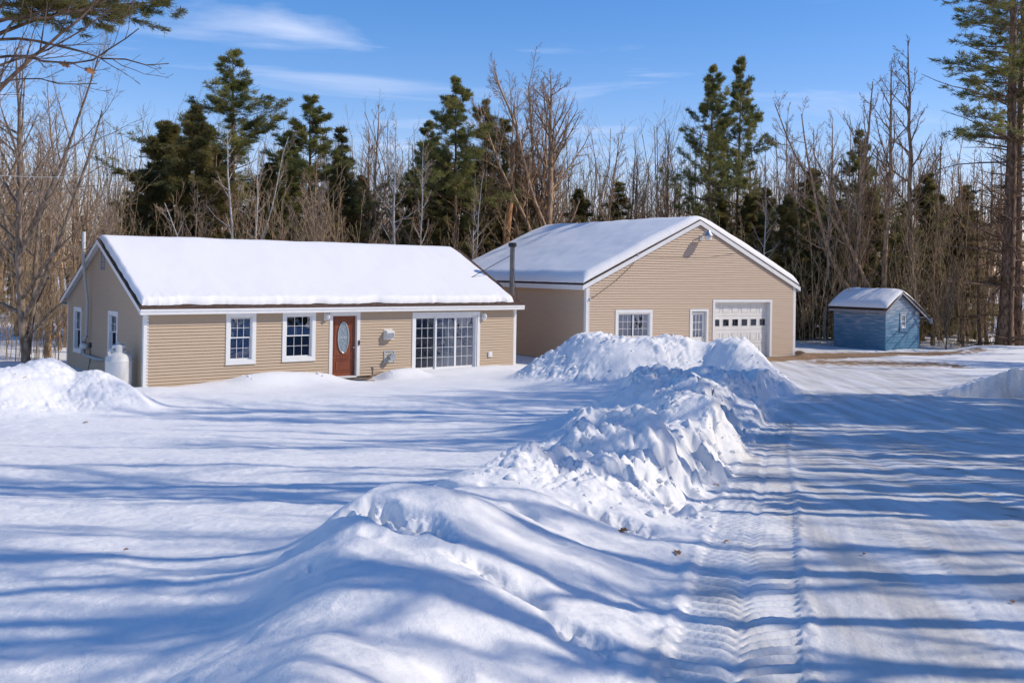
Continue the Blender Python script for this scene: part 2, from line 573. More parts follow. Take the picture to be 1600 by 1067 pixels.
gr = lambda z: HW - gl(z)
siding(w, LEFT, gl, gr, -0.05, zridge, EXP, op_l)
w.build('wall', M['siding'], house)
w = MB(); siding(w, RIGHT(HL), gl, gr, -0.05, zridge, EXP)
w.build('wall', M['siding'], house)
w = MB(); siding(w, BACK(HW), lambda z: 0.09, lambda z: HL - 0.09, -0.05, zeave, EXP)
w.build('wall', M['siding'], house)
w = MB()
w.box(0.03, HL - 0.03, 0.03, HW - 0.03, -0.6, -0.055)
w.build('foundation', M['found'], house)
w = MB(); w.box(0.05, HL - 0.05, 0.06, HW - 0.06, -0.05, -0.03)
w.build('interior_floor', M['floor'], house)
w = MB()
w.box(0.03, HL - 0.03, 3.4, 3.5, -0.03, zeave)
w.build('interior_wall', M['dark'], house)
for (x, y) in ((0, 0), (HL, 0), (0, HW), (HL, HW)):
    w = MB()
    sx = 1 if x == 0 else -1; sy = 1 if y == 0 else -1
    xa, xb = sorted((x - sx * 0.022, x + sx * 0.13)); ya, yb = sorted((y - sy * 0.022, y + sy * 0.0))
    w.box(xa, xb, ya, yb, -0.06, zeave + 0.0)
    xa, xb = sorted((x - sx * 0.022, x + 0.0)); ya, yb = sorted((y + sy * 0.0005, y + sy * 0.13))
    w.box(xa, xb, ya, yb, -0.06, zeave + 0.03)
    w.build('corner_board', M['white'], house)
# roof slab
def roof_slab(mb, L_, W_, zE, pitch, sov, vov, th, lift=0.06):
    f = lambda v, z, t: (t, v, z)
    zr = zE + pitch * W_ / 2 + lift
    ze = zE - pitch * vov + lift
    poly = [(-vov, ze), (W_ / 2, zr), (W_ + vov, ze), (W_ + vov, ze + th), (W_ / 2, zr + th), (-vov, ze + th)]
    # two convex halves
    mb.prism([poly[0], poly[5], poly[4], poly[1]], -sov, L_ + sov, f)
    mb.prism([poly[1], poly[4], poly[3], poly[2]], -sov, L_ + sov, f)
    return ze, zr
w = MB()
ze, zr = roof_slab(w, HL, HW, zeave, pit, S_OV, V_OV, 0.045, lift=0.07)
roof = w.build('roof', M['shingle'], house)
w = MB()
for vs, ve in ((-V_OV - 0.0, 0), (HW, HW + V_OV)):
    w = MB(); w.box(-S_OV + 0.01, HL + S_OV - 0.01, vs + 0.02, ve - 0.02 if vs < 0 else ve - 0.02, ze - 0.135, ze - 0.12)
    w.build('soffit', M['white'], house)
w = MB()
w.box(-S_OV + 0.005, HL + S_OV - 0.005, -V_OV + 0.004, -V_OV + 0.024, ze - 0.15, ze + 0.012)
w.box(-S_OV + 0.005, HL + S_OV - 0.005, -V_OV - 0.016, -V_OV + 0.003, ze - 0.05, ze + 0.02)
w.build('fascia', M['white'], house)
w = MB()
w.box(-S_OV + 0.005, HL + S_OV - 0.005, HW + V_OV - 0.02, HW + V_OV, ze - 0.15, ze + 0.012)
w.build('fascia', M['white'], house)


def rake(mb, xa, xb, W_, zE, pitch, vov, lift, h):
    f = lambda v, z, t: (t, v, z)
    z0 = zE - pitch * vov + lift; zr_ = zE + pitch * W_ / 2 + lift
    mb.prism([(-vov, z0 - h), (-vov, z0 - 0.002), (W_ / 2, zr_ - 0.002), (W_ / 2, zr_ - h)], xa, xb, f)
    mb.prism([(W_ / 2, zr_ - h), (W_ / 2, zr_ - 0.002), (W_ + vov, z0 - 0.002), (W_ + vov, z0 - h)], xa, xb, f)


w = MB()
rake(w, -S_OV - 0.0, -S_OV + 0.025, HW, zeave, pit, V_OV, 0.07, 0.15)
rake(w, -S_OV + 0.026, -0.0, HW, zeave, pit, V_OV, 0.03, 0.02)
w.build('rake_board', M['white'], house)
w = MB()
rake(w, HL + S_OV - 0.025, HL + S_OV, HW, zeave, pit, V_OV, 0.07, 0.15)
rake(w, HL + 0.0, HL + S_OV - 0.026, HW, zeave, pit, V_OV, 0.03, 0.02)
w.build('rake_board', M['white'], house)
# windows
wn = window_hung(house, FRONT, 2.63, 3.67, 0.60, 2.28, rail=1.47)
c = MB()
drape(c, FRONT, [(2.1, 2.8, 3.05), (1.7, 2.8, 2.9), (1.45, 2.8, 2.84)], -0.13, 4)
drape(c, FRONT, [(2.1, 3.14, 3.52), (1.7, 3.34, 3.52), (1.45, 3.45, 3.52)], -0.13, 5)
c.build('curtain', M['curtain'], wn)
c = MB(); c.tube([FRONT(3.12, -0.18, 0.79), FRONT(3.12, -0.18, 0.85), FRONT(3.12, -0.18, 0.96)], [0.045, 0.06, 0.01], 10)
c.build('ornament', M['red'], wn)
wn = window_hung(house, FRONT, 4.62, 5.86, 0.61, 2.31, rail=1.48, screen=True)
c = MB(); c.tube([FRONT(5.2, -0.13, 1.52), FRONT(5.2, -0.13, 1.75)], [0.018, 0.01], 8)
c.build('candle', M['white'], wn)
for a, b, z0, z1 in ((2.5, 3.52, 0.86, 2.27), (6.62, 7.62, 0.6, 2.25)):
    wn = window_hung(house, LEFT, a, b, z0, z1, grid=(2, 2), screen=True, casing=0.12, lower_grid=False)
    c = MB(); drape(c, LEFT, [(z1 - 0.12, a + 0.15, b - 0.15), ((z0 + z1) / 2 + 0.02, a + 0.15, b - 0.15)], -0.14, 6, 0.015)
    c.build('curtain', M['curtain'], wn)
w = MB(); 
for a, b, c_, d in op_l: w = MB(); reveal(w, LEFT, a, b, c_, d, 0.12); w.build('jamb', M['white'], house)
for a, b, c_, d in op_f: w = MB(); reveal(w, FRONT, a, b, c_, d, 0.16); w.build('jamb', M['white'], house)
# front door
w = MB()
frame_box(w, FRONT, 6.40, 7.62, -0.02, 2.26, 0.125, 0.0, 0.04, wb=0)
w.box(6.525, 7.495, -0.14, 0.06, -0.06, 0.0, FRONT)
w.build('door_frame', M['white'], house)
w = MB()
da, db = 6.535, 7.485
w.box(da, db, -0.15, -0.105, 0.002, 2.13, FRONT)
def ring_rect(mb, a, b, z0, z1, w_, d0, d1): frame_box(mb, FRONT, a, b, z0, z1, w_, d0, d1)
ring_rect(w, da + 0.13, db - 0.13, 0.72, 2.02, 0.03, -0.105, -0.088)
ring_rect(w, da + 0.13, db - 0.13, 0.14, 0.58, 0.03, -0.105, -0.088)
w.box(da + 0.2, db - 0.2, -0.104, -0.092, 0.21, 0.51, FRONT)
w.box(da, db, -0.105, -0.085, 0.62, 0.665, FRONT)
door = w.build('door', M['wood'], house)
w = MB()
cx, cz, rx_, rz_ = (da + db) / 2, 1.36, 0.20, 0.52
n = 40
ov = [(cx + rx_ * math.cos(2 * PI * i / n), cz + rz_ * math.sin(2 * PI * i / n)) for i in range(n)]
w.prism(ov, -0.1, -0.09, lambda a, b, t: FRONT(a, t, b))
pane = w.build('oval_pane', M['lead'], door)
w = MB()
def ell(k, d=-0.082): return [FRONT(cx + k * rx_ * math.cos(2 * PI * i / n), d, cz + k * rz_ * math.sin(2 * PI * i / n)) for i in range(n + 1)]
w.tube(ell(1.04), 0.022, 6)
w.tube(ell(0.8, -0.088), 0.007, 5)
for k in range(4):
    zc = cz - 0.3 + 0.2 * k
    for s1 in (-1, 1):
        w.tube([FRONT(cx, -0.088, zc - 0.1), FRONT(cx + s1 * 0.09, -0.088, zc), FRONT(cx, -0.088, zc + 0.1)], 0.007, 5)
w.tube([FRONT(cx - 0.19, -0.088, cz), FRONT(cx + 0.19, -0.088, cz)], 0.007, 5)
w.build('pane_frame', M['came'], door)
w = MB(); w.tube([FRONT(db - 0.07, -0.105, 1.0), FRONT(db - 0.07, -0.06, 1.0), FRONT(db - 0.07, -0.03, 1.0)], [0.02, 0.018, 0.03], 10)
w.build('handle', M['metal'], door)
w = MB(); w.box(7.545, 7.60, 0.0415, 0.07, 1.08, 1.25, FRONT)
w.tube([FRONT(7.572, 0.068, 1.12), FRONT(7.572, 0.078, 1.12)], 0.016, 10)
tag(w.build('doorbell', M['black'], house), 'small black doorbell camera')
# sliding door
w = MB()
frame_box(w, FRONT, 9.83, 12.96, -0.02, 2.21, 0.13, 0.0, 0.045, wb=0.0)
frame_box(w, FRONT, 9.955, 12.815, 0.02, 2.09, 0.045, -0.15, 0.02)
w.box(9.96, 12.82, -0.02, 0.05, -0.03, 0.018, FRONT)
slider_frame = w.build('door_frame', M['white'], house)
for k, (a, b, dd, sm) in enumerate(((10.0, 10.94, -0.085, 1), (10.9, 11.86, -0.03, 0), (11.83, 12.77, -0.065, 0))):
    w = MB(); frame_box(w, FRONT, a, b, 0.065, 2.045, 0.07, dd - 0.035, dd)
    for i in range(1, 3):
        x = a + 0.07 + (b - a - 0.14) * i / 3
        w.box(x - 0.0065, x + 0.0065, dd - 0.028, dd - 0.008, 0.13, 1.98, FRONT)
    for i in range(1, 5):
        z = 0.13 + 1.85 * i / 5
        w.box(a + 0.07, b - 0.07, dd - 0.026, dd - 0.010, z - 0.0065, z + 0.0065, FRONT)
    sl = w.build('door', M['white'], house)
    sl['label'] = ['left sliding glass door panel behind a grey screen', 'middle sliding glass door panel with yellow ornament', 'right fixed glass door panel'][k]
    g = MB(); g.quad(FRONT(a + 0.06, dd - 0.018, 0.12), FRONT(b - 0.06, dd - 0.018, 0.12), FRONT(b - 0.06, dd - 0.018, 1.99), FRONT(a + 0.06, dd - 0.018, 1.99))
    g.build('pane', M['screen'] if sm else M['glass'], sl)
    if k == 0:
        h = MB(); h.box(a + 0.02, a + 0.05, dd + 0.001, dd + 0.05, 0.95, 1.15, FRONT); h.build('handle', M['black'], sl)
    if k == 1:
        h = MB()
        h.lathe([(0.0, 0.0), (0.05, 0.01), (0.075, 0.07), (0.05, 0.13), (0.02, 0.15), (0.055, 0.19), (0.05, 0.24), (0.0, 0.26)], FRONT(11.35, -0.16, 0.98), 12)
        tag(h.build('ornament', M['yellow'], sl), 'yellow ornament hanging inside the pane')
c = MB()
drape(c, FRONT, [(2.05, 11.48, 11.86), (0.06, 11.48, 11.86)], -0.24, 4, 0.03)
drape(c, FRONT, [(2.05, 10.62, 10.94), (0.06, 10.62, 10.94)], -0.24, 4, 0.03)
c.build('curtain', M['curtain'], slider_frame)
# wall fittings
def wall_lamp(a, z, parent=house):
    l = MB(); l.box(a - 0.1, a + 0.1, 0.018, 0.04, z - 0.14, z + 0.12, FRONT)
    o = l.build('wall_lamp', M['white'], parent)
    l = MB(); l.lathe([(0.0, -0.1), (0.05, -0.09), (0.075, -0.02), (0.07, 0.05), (0.085, 0.06), (0.03, 0.1), (0.0, 0.105)], FRONT(a, 0.13, z - 0.01), 14)
    l.build('lamp_shade', M['lampglass'], o)
    l = MB(); l.tube([FRONT(a, 0.04, z + 0.05), FRONT(a, 0.13, z + 0.1)], 0.015, 8); l.build('bracket', M['white'], o)
    return o
wall_lamp(6.28, 2.13); wall_lamp(13.13, 2.02)
w = MB()
pr = [(0.018, 1.60), (0.24, 1.55), (0.24, 1.50), (0.20, 1.27), (0.018, 1.27)]
w.prism([(p[0], p[1]) for p in pr], 8.63, 8.94, lambda a, b, t: FRONT(t, a, b))
w.box(8.60, 8.97, 0.016, 0.03, 1.24, 1.64, FRONT)
tag(w.build('vent_hood', M['white_old'], house), 'square metal vent hood')
w = MB(); w.box(8.66, 8.91, 0.2405, 0.246, 1.30, 1.49, FRONT)
w.build('vent_flap', M['metal'], house)
w = MB(); frame_box(w, FRONT, 8.62, 9.08, 0.40, 0.84, 0.035, 0.0165, 0.05)
w.box(8.655, 9.045, 0.0165, 0.025, 0.435, 0.805, FRONT)
vb = w.build('vent_plate', M['pvc'], house)
w = MB(); w.tube([FRONT(8.86, 0.026, 0.62), FRONT(8.86, 0.16, 0.62), FRONT(8.86, 0.17, 0.62), FRONT(8.86, 0.27, 0.62), FRONT(8.86, 0.275, 0.62)], [0.08, 0.08, 0.125, 0.125, 0.09], 20)
w.build('vent_cap', M['metal'], vb, True)
w = MB(); w.box(13.38, 13.56, 0.016, 0.07, 0.42, 0.62, FRONT); w.box(13.41, 13.53, 0.0705, 0.08, 0.45, 0.59, FRONT)
w.build('outlet_cover', M['white'], house)
w = MB(); w.box(8.16, 8.19, 0.0165, 0.05, -0.03, 0.26, FRONT); w.box(8.14, 8.21, 0.0165, 0.06, 0.22, 0.29, FRONT)
w.build('hose_pipe', M['found'], house)
# gable vent louvre
w = MB(); frame_box(w, LEFT, 4.02, 4.44, 3.62, 4.28, 0.04, 0.0, 0.04)
for i in range(9):
    z = 3.67 + i * 0.064
    w.prism([(0.03, z), (0.034, z + 0.008), (0.006, z + 0.05), (0.002, z + 0.042)], 4.06, 4.40, lambda a, b, t: LEFT(t, a, b))
w.box(4.06, 4.40, 0.0045, 0.0055, 3.66, 4.24, LEFT)
w.build('gable_vent', M['ventgrey'], house)
# pipe run on the gable
w = MB()
w.tube([LEFT(5.58, 0.14, 1.30), LEFT(5.56, 0.14, 2.5), LEFT(5.53, 0.30, 3.8), LEFT(5.53, 0.30, 4.25)], 0.05, 12)
w.tube([LEFT(5.58, 0.14, 1.30), LEFT(5.78, 0.14, 1.18), LEFT(5.86, 0.14, 1.06)], 0.05, 12)
w.tube([LEFT(5.88, 0.14, 0.80), LEFT(5.88, 0.14, 0.66), LEFT(5.70, 0.14, 0.60), LEFT(4.2, 0.14, 0.57), LEFT(4.08, 0.08, 0.57), LEFT(4.06, 0.0, 0.57)], 0.055, 12)
pipe = w.build('vent_pipe', M['pvc'], house, True)
w = MB(); w.tube([LEFT(5.53, 0.30, 4.25), LEFT(5.53, 0.30, 4.95)], 0.06, 12)
w.build('pipe_top', M['white'], pipe, True)
w = MB(); w.tube([LEFT(5.87, 0.14, 1.07), LEFT(5.87, 0.14, 1.03), LEFT(5.88, 0.14, 0.98), LEFT(5.88, 0.14, 0.84), LEFT(5.88, 0.14, 0.78)], [0.06, 0.06, 0.15, 0.15, 0.06], 16)
w.build('fan_housing', M['white_old'], pipe, True)
for z in (1.06, 0.8):
    w = MB(); w.tube([LEFT(5.87, 0.14, z - 0.03), LEFT(5.87, 0.14, z + 0.03)], 0.068, 14); w.build('coupling', M['black'], pipe)
w = MB()
w.tube([LEFT(5.65, 0.03, 1.0), LEFT(5.45, 0.05, 0.75), LEFT(5.5, 0.04, 0.4), LEFT(5.65, 0.05, 0.12)], 0.014, 6)
w.box(5.40, 5.55, 0.01, 0.08, 0.88, 1.05, LEFT)
w.build('conduit', M['black'], house)
# propane tank
u = np.array([math.cos(HYAW), math.sin(HYAW), 0]); v = np.array([-math.sin(HYAW), math.cos(HYAW), 0])
A0 = np.array([HX, HY, 0])
tp = A0 - u * 0.56 + v * 0.62
tank = empty('propane_tank', (tp[0], tp[1], -0.06), HYAW, 'upright chalky white gas tank standing in snow against the shaded end of the house', 'gas tank')
w = MB(); w.lathe([(0.0, 0.06), (0.25, 0.07), (0.37, 0.12), (0.40, 0.2), (0.40, 0.86), (0.405, 0.865), (0.405, 0.885), (0.40, 0.89), (0.385, 1.0), (0.33, 1.09), (0.2, 1.15), (0.0, 1.17)], k=40)
w.build('tank_body', M['tank'], tank, True)
w = MB()
cr = 0.21
for i in range(24):
    a0, a1 = 2 * PI * i / 24, 2 * PI * (i + 1) / 24
    hole = i % 6 in (1, 2)
    for (z0, z1) in (((1.12, 1.20), (1.29, 1.36)) if hole else ((1.12, 1.36),)):
        for rr in (cr, cr - 0.015):
            w.quad((rr * math.cos(a0), rr * math.sin(a0), z0), (rr * math.cos(a1), rr * math.sin(a1), z0), (rr * math.cos(a1), rr * math.sin(a1), z1), (rr * math.cos(a0), rr * math.sin(a0), z1))
w.lathe([(cr, 1.36), (cr - 0.06, 1.40), (0.06, 1.42), (0.05, 1.46), (0, 1.465)], k=24)
w.build('collar', M['tank'], tank, True)
for a in (0.3, PI + 0.3):
    w = MB(); w.tube([(0.33 * math.cos(a), 0.33 * math.sin(a), 1.02), (0.38 * math.cos(a), 0.38 * math.sin(a), 1.15), (0.33 * math.cos(a), 0.33 * math.sin(a), 1.2), (0.30 * math.cos(a), 0.30 * math.sin(a), 1.08)], 0.02, 6)
    w.build('lifting_lug', M['tank'], tank)
w = MB(); w.lathe([(0.30, 0.0), (0.30, 0.1)], k=24); w.build('foot_ring', M['tank'], tank)
# stove pipe
def hl(s_, v_, z): return tuple(A0 + u * s_ + v * v_ + np.array([0, 0, z]))
w = MB(); 
SP = (15.31, 0.95)
w.tube([hl(*SP, 0.3), hl(*SP, 4.80)], 0.1, 16)
for z in (1.5, 2.7): w.tube([hl(*SP, z), hl(*SP, z + 0.04)], 0.106, 16)
cp = empty('stovepipe', hl(*SP, 0), 0, 'tall round steel stovepipe with black cap at the right end of the house', 'chimney')
def to_local(mb, o):
    mb.v = [(p[0] - o.location[0], p[1] - o.location[1], p[2] - o.location[2]) for p in mb.v]; return mb
to_local(w, cp).build('pipe', M['flue'], cp, True)
w = MB(); w.tube([hl(*SP, 4.80), hl(*SP, 4.82), hl(*SP, 4.96), hl(*SP, 4.98)], [0.12, 0.17, 0.17, 0.12], 16)
# ================================================================== generic roof snow
def roof_snow(name, L_, W_, zE, pitch, sov, vov, lift, T, r_edge, seed, label, loc, yaw, ins=(0.1, 0.3, 0.06, 0.1), ns=320, nv=170, wob=0.05, ridge_round=0.25, lump=0.04, tside=None):
    """snow blanket lying over both slopes; ins = inset left end, right end, front eave, back eave"""
    # edge-concentrated parameterisation
    def conc(n):
        t = np.linspace(-1, 1, n)
        return 0.5 + 0.5 * np.sign(t) * (1 - (1 - np.abs(t)) ** 1.8)
    S = conc(ns); Vv = conc(nv)
    S, Vv = np.meshgrid(S, Vv)
    s0, s1 = -sov + ins[0], L_ + sov - ins[1]
    v0, v1 = -vov + ins[2], W_ + vov - ins[3]
    sR = s0 + (s1 - s0) * S
    vR = v0 + (v1 - v0) * Vv
    # wobbly outline
    edgeS = np.clip(1 - np.minimum(S, 1 - S) * (s1 - s0) / 0.6, 0, 1)
    edgeV = np.clip(1 - np.minimum(Vv, 1 - Vv) * (v1 - v0) / 0.6, 0, 1)
    vR = vR + edgeV * np.where(Vv < .5, 1, -1) * np.abs(fbm(sR * 0.9, vR * 0 + 3.3, 4, seed)) * wob * 1.6
    sR = sR + edgeS * np.where(S < .5, 1, -1) * np.abs(fbm(vR * 0.9, vR * 0 + 8.1, 4, seed + 5)) * wob
    d1 = np.minimum(S, 1 - S) * (s1 - s0)
    d2 = np.minimum(Vv, 1 - Vv) * (v1 - v0)
    q = lambda d, r: np.sqrt(np.clip(1 - (1 - np.clip(d / r, 0, 1)) ** 2, 0, 1))
    th = T * q(d1, r_edge[0]) * q(d2, r_edge[1])
    th = th * (1 + 0.10 * fbm(sR * 0.5, vR * 0.5, 3, seed + 9)) + lump * edgeV * fbm(sR * 5, vR * 5, 4, seed + 2) * q(d2, 0.1)
    a = np.abs(vR - W_ / 2)
    a = np.sqrt(a * a + ridge_round ** 2) - ridge_round * 0.2
    base_true = zE + lift + pitch * (W_ / 2 - np.abs(vR - W_ / 2))
    base = zE + lift + pitch * (W_ / 2 - a)
    z = np.maximum(base + th, base_true + 0.004 + 0.25 * th)
    V3 = np.stack([sR, vR, z], -1).reshape(-1, 3)
    i = np.arange(nv - 1)[:, None] * ns + np.arange(ns - 1)[None]
    F = np.stack([i, i + 1, i + ns + 1, i + ns], -1).reshape(-1, 4)
    o = link_mesh(name, V3, F, M['roofsnow'], None, True)
    o.location = loc; o.rotation_euler = (0, 0, yaw)
    return tag(o, label, 'snow', None, 'stuff')


to_local(w, cp).build('cap', M['black'], cp, True)
w = MB(); w.tube([hl(SP[0] - 0.09, SP[1] - 0.0, 4.45), hl(13.5, 1.4, 3.50)], 0.014, 6)
w.tube([hl(SP[0] - 0.02, SP[1] - 0.09, 3.9), hl(14.75, -0.1, 2.62)], 0.008, 6)
to_local(w, cp).build('stay_rod', M['black'], cp)
roof_snow('roof_snow', HL, HW, zeave, pit, S_OV, V_OV, 0.07 + 0.045, 0.22, (0.14, 0.13), 3,
          'smooth white snow blanket covering the roof of the long house', (HX, HY, 0), HYAW, ins=(0.07, 0.42, 0.13, 0.1), lump=0.016, wob=0.05)

# ================================================================== GARAGE
GX, GY, GYAW = 3.094, 41.295, 0.535
GL, GW = 12.05, 12.3
gar = empty('garage', (GX, GY, 0), GYAW, 'large beige gabled garage with white overhead door and small lit gable lamp', 'garage')
gE, gP = 3.30, (6.10 - 3.30) / (GL / 2)
# local: x along the gabled front, y depth ; ridge runs along y
op_g = [(1.62, 3.32, 1.05, 2.12), (5.66, 6.5, 0.02, 2.14), (7.0, 10.4, 0.0, 2.56)]
w = MB()
lo = lambda z: 0.1 if z < gE else (z - gE) / gP
siding(w, FRONT, lo, lambda z: GL - lo(z), 0.02, 6.10, 0.108, op_g)
w.build('wall', M['siding2'], gar)
w = MB(); siding(w, LEFT, lambda z: 0.1, lambda z: GW - 0.1, 0.02, gE, 0.108); w.build('wall', M['siding2'], gar)
w = MB(); siding(w, RIGHT(GL), lambda z: 0.1, lambda z: GW - 0.1, 0.02, gE, 0.108); w.build('wall', M['siding2'], gar)
w = MB(); siding(w, BACK(GW), lo, lambda z: GL - lo(z), 0.02, 6.10, 0.108); w.build('wall', M['siding2'], gar)
w = MB(); w.box(-0.02, GL + 0.02, -0.03, GW + 0.02, -0.5, 0.018); w.build('foundation', M['found'], gar)
w = MB(); w.box(0.05, GL - 0.05, 3.0, 3.1, 0.02, gE); w.build('interior_wall', M['dark'], gar)
for (x, y) in ((0, 0), (GL, 0), (0, GW), (GL, GW)):
    w = MB()
    sx = 1 if x == 0 else -1; sy = 1 if y == 0 else -1
    xa, xb = sorted((x - sx * 0.024, x + sx * 0.15)); ya, yb = sorted((y - sy * 0.024, y))
    w.box(xa, xb, ya, yb, 0.02, gE - 0.02)
    xa, xb = sorted((x - sx * 0.024, x)); ya, yb = sorted((y + sy * 0.0005, y + sy * 0.15))
    w.box(xa, xb, ya, yb, 0.02, gE - 0.02)
    w.build('corner_board', M['white'], gar)
GVO, GSO = 0.25, 0.10      # side eave overhang, front overhang
z0g = gE - gP * GVO + 0.08; zrg = gE + gP * GL / 2 + 0.08
fy = lambda a, z, t: (a, t, z)
w = MB()
w.prism([(-GVO, z0g), (-GVO, z0g + 0.05), (GL / 2, zrg + 0.05), (GL / 2, zrg)], -GSO, GW + 0.1, fy)
w.prism([(GL / 2, zrg), (GL / 2, zrg + 0.05), (GL + GVO, z0g + 0.05), (GL + GVO, z0g)], -GSO, GW + 0.1, fy)
w.build('roof', M['shingle'], gar)
w = MB()
for (ya, yb, off, hh) in ((-GSO - 0.0, -GSO + 0.028, 0.002, 0.19), (-GSO + 0.029, -0.001, 0.06, 0.02)):
    w.prism([(-GVO, z0g - hh), (-GVO, z0g - off), (GL / 2, zrg - off), (GL / 2, zrg - hh)] if hh > .1 else [(-GVO, z0g - off - hh), (-GVO, z0g - off), (GL / 2, zrg - off), (GL / 2, zrg - off - hh)], ya, yb, fy)
    w.prism([(GL / 2, zrg - hh), (GL / 2, zrg - off), (GL + GVO, z0g - off), (GL + GVO, z0g - hh)] if hh > .1 else [(GL / 2, zrg - off - hh), (GL / 2, zrg - off), (GL + GVO, z0g - off), (GL + GVO, z0g - off - hh)], ya, yb, fy)
w.build('rake_board', M['white'], gar)
w = MB()
w.box(-GVO - 0.015, -GVO + 0.004, -GSO + 0.03, GW + 0.09, z0g - 0.19, z0g + 0.01)
w.build('fascia', M['white'], gar)
w = MB()
w.box(GL + GVO - 0.004, GL + GVO + 0.015, -GSO + 0.03, GW + 0.09, z0g - 0.19, z0g + 0.01)
w.build('fascia', M['white'], gar)
w = MB()
w.box(-GVO + 0.006, -0.002, -GSO + 0.03, GW + 0.09, z0g - 0.18, z0g - 0.165)
w.build('soffit', M['white'], gar)
w = MB()
w.box(GL + 0.002, GL + GVO - 0.006, -GSO + 0.03, GW + 0.09, z0g - 0.18, z0g - 0.165)
w.build('soffit', M['white'], gar)
for a, b, c_, d in op_g[:2]: w = MB(); reveal(w, FRONT, a, b, c_, d, 0.12); w.build('jamb', M['white'], gar)
w = MB()
reveal(w, FRONT, 7.0, 10.4, 0.02, 2.56, 0.19, bottom=False)
w.build('jamb', M['white'], gar)
# slider window
w = MB(); frame_box(w, FRONT, 1.48, 3.45, 0.92, 2.25, 0.13, 0.0, 0.045)
frame_box(w, FRONT, 1.605, 3.325, 1.045, 2.125, 0.04, -0.09, 0.03)
gw = w.build('window', M['white'], gar)
for k, (a, b, dd) in enumerate(((1.64, 2.50, -0.055), (2.42, 3.29, -0.02))):
    w = MB(); frame_box(w, FRONT, a, b, 1.08, 2.09, 0.055, dd - 0.03, dd)
    for i in range(1, 3):
        x = a + 0.055 + (b - a - 0.11) * i / 3; w.box(x - 0.0065, x + 0.0065, dd - 0.024, dd - 0.006, 1.13, 2.04, FRONT)
    for i in range(1, 3):
        z = 1.135 + 0.9 * i / 3; w.box(a + 0.055, b - 0.055, dd - 0.022, dd - 0.008, z - 0.0065, z + 0.0065, FRONT)
    w.build('sash', M['white'], gw)
    g = MB(); g.quad(FRONT(a + .05, dd - .015, 1.12), FRONT(b - .05, dd - .015, 1.12), FRONT(b - .05, dd - .015, 2.05), FRONT(a + .05, dd - .015, 2.05)); g.build('pane', M['glass'], gw)
# man door
w = MB(); frame_box(w, FRONT, 5.55, 6.62, 0.02, 2.26, 0.11, 0.0, 0.045, wb=0); w.build('door_frame', M['white'], gar)
w = MB()
frame_box(w, FRONT, 5.68, 6.48, 0.03, 2.12, 0.13, -0.11, -0.07, wb=0.98)
for i in range(1, 3):
    x = 5.81 + 0.54 * i / 3; w.box(x - 0.012, x + 0.012, -0.1, -0.075, 1.01, 1.99, FRONT)
    z = 1.01 + 0.98 * i / 3; w.box(5.81, 6.35, -0.098, -0.077, z - 0.012, z + 0.012, FRONT)
for a in (5.80, 6.12): frame_box(w, FRONT, a, a + 0.24, 0.2, 0.85, 0.025, -0.07, -0.058)
gd = w.build('door', M['white_old'], gar)
g = MB(); g.quad(FRONT(5.81, -0.09, 1.01), FRONT(6.35, -0.09, 1.01), FRONT(6.35, -0.09, 1.99), FRONT(5.81, -0.09, 1.99)); g.build('pane', M['glass'], gd)
w = MB(); w.tube([FRONT(6.42, -0.07, 1.0), FRONT(6.42, -0.04, 1.0), FRONT(6.42, -0.015, 1.0)], [0.02, 0.015, 0.03], 8); w.build('handle', M['metal'], gd); w = MB()
w.tube([FRONT(6.42, -0.07, 1.15), FRONT(6.42, -0.05, 1.15)], 0.025, 8); w.build('lock', M['metal'], gd)
# overhead door
w = MB(); frame_box(w, FRONT, 6.88, 10.52, 0.02, 2.68, 0.125, 0.0, 0.045, wb=0); w.build('door_frame', M['white'], gar)
w = MB()
D = -0.17
for r_ in range(4):
    z0, z1 = 0.03 + r_ * 0.632, 0.03 + (r_ + 1) * 0.632 - 0.008
    pw = 3.4 / 6
    if r_ != 2:
        w.box(7.0, 10.4, D - 0.04, D, z0, z1, FRONT)
        for c_ in range(6):
            a = 7.0 + c_ * pw
            frame_box(w, FRONT, a + 0.07, a + pw - 0.07, z0 + 0.13, z1 - 0.13, 0.022, D, D + 0.012)
            w.box(a + 0.12, a + pw - 0.12, D, D + 0.009, z0 + 0.18, z1 - 0.18, FRONT)
    else:
        w.box(7.0, 10.4, D - 0.04, D, z0, z0 + 0.15, FRONT); w.box(7.0, 10.4, D - 0.04, D, z1 - 0.13, z1, FRONT)
        for c_ in range(7):
            a = 7.0 + c_ * pw
            w.box(max(7.0, a - 0.085), min(10.4, a + 0.085), D - 0.04, D, z0 + 0.1505, z1 - 0.1305, FRONT)
w.box(7.0, 10.4, D - 0.03, D + 0.01, 2.545, 2.556, FRONT)
od = w.build('overhead_door', M['white_old'], gar)
for c_ in range(6):
    a = 7.0 + c_ * 3.4 / 6
    w = MB(); frame_box(w, FRONT, a + 0.0855, a + 3.4 / 6 - 0.0855, 1.4455, 1.788, 0.02, D - 0.03, D + 0.012)
    pn = w.build('window', M['white'], od)
    g = MB(); g.quad(FRONT(a + .09, D - .02, 1.45), FRONT(a + .475, D - .02, 1.45), FRONT(a + .475, D - .02, 1.785), FRONT(a + .09, D - .02, 1.785)); g.build('pane', M['screen'], od)  # pane tinted dark in place of a dim garage inside, no screen here
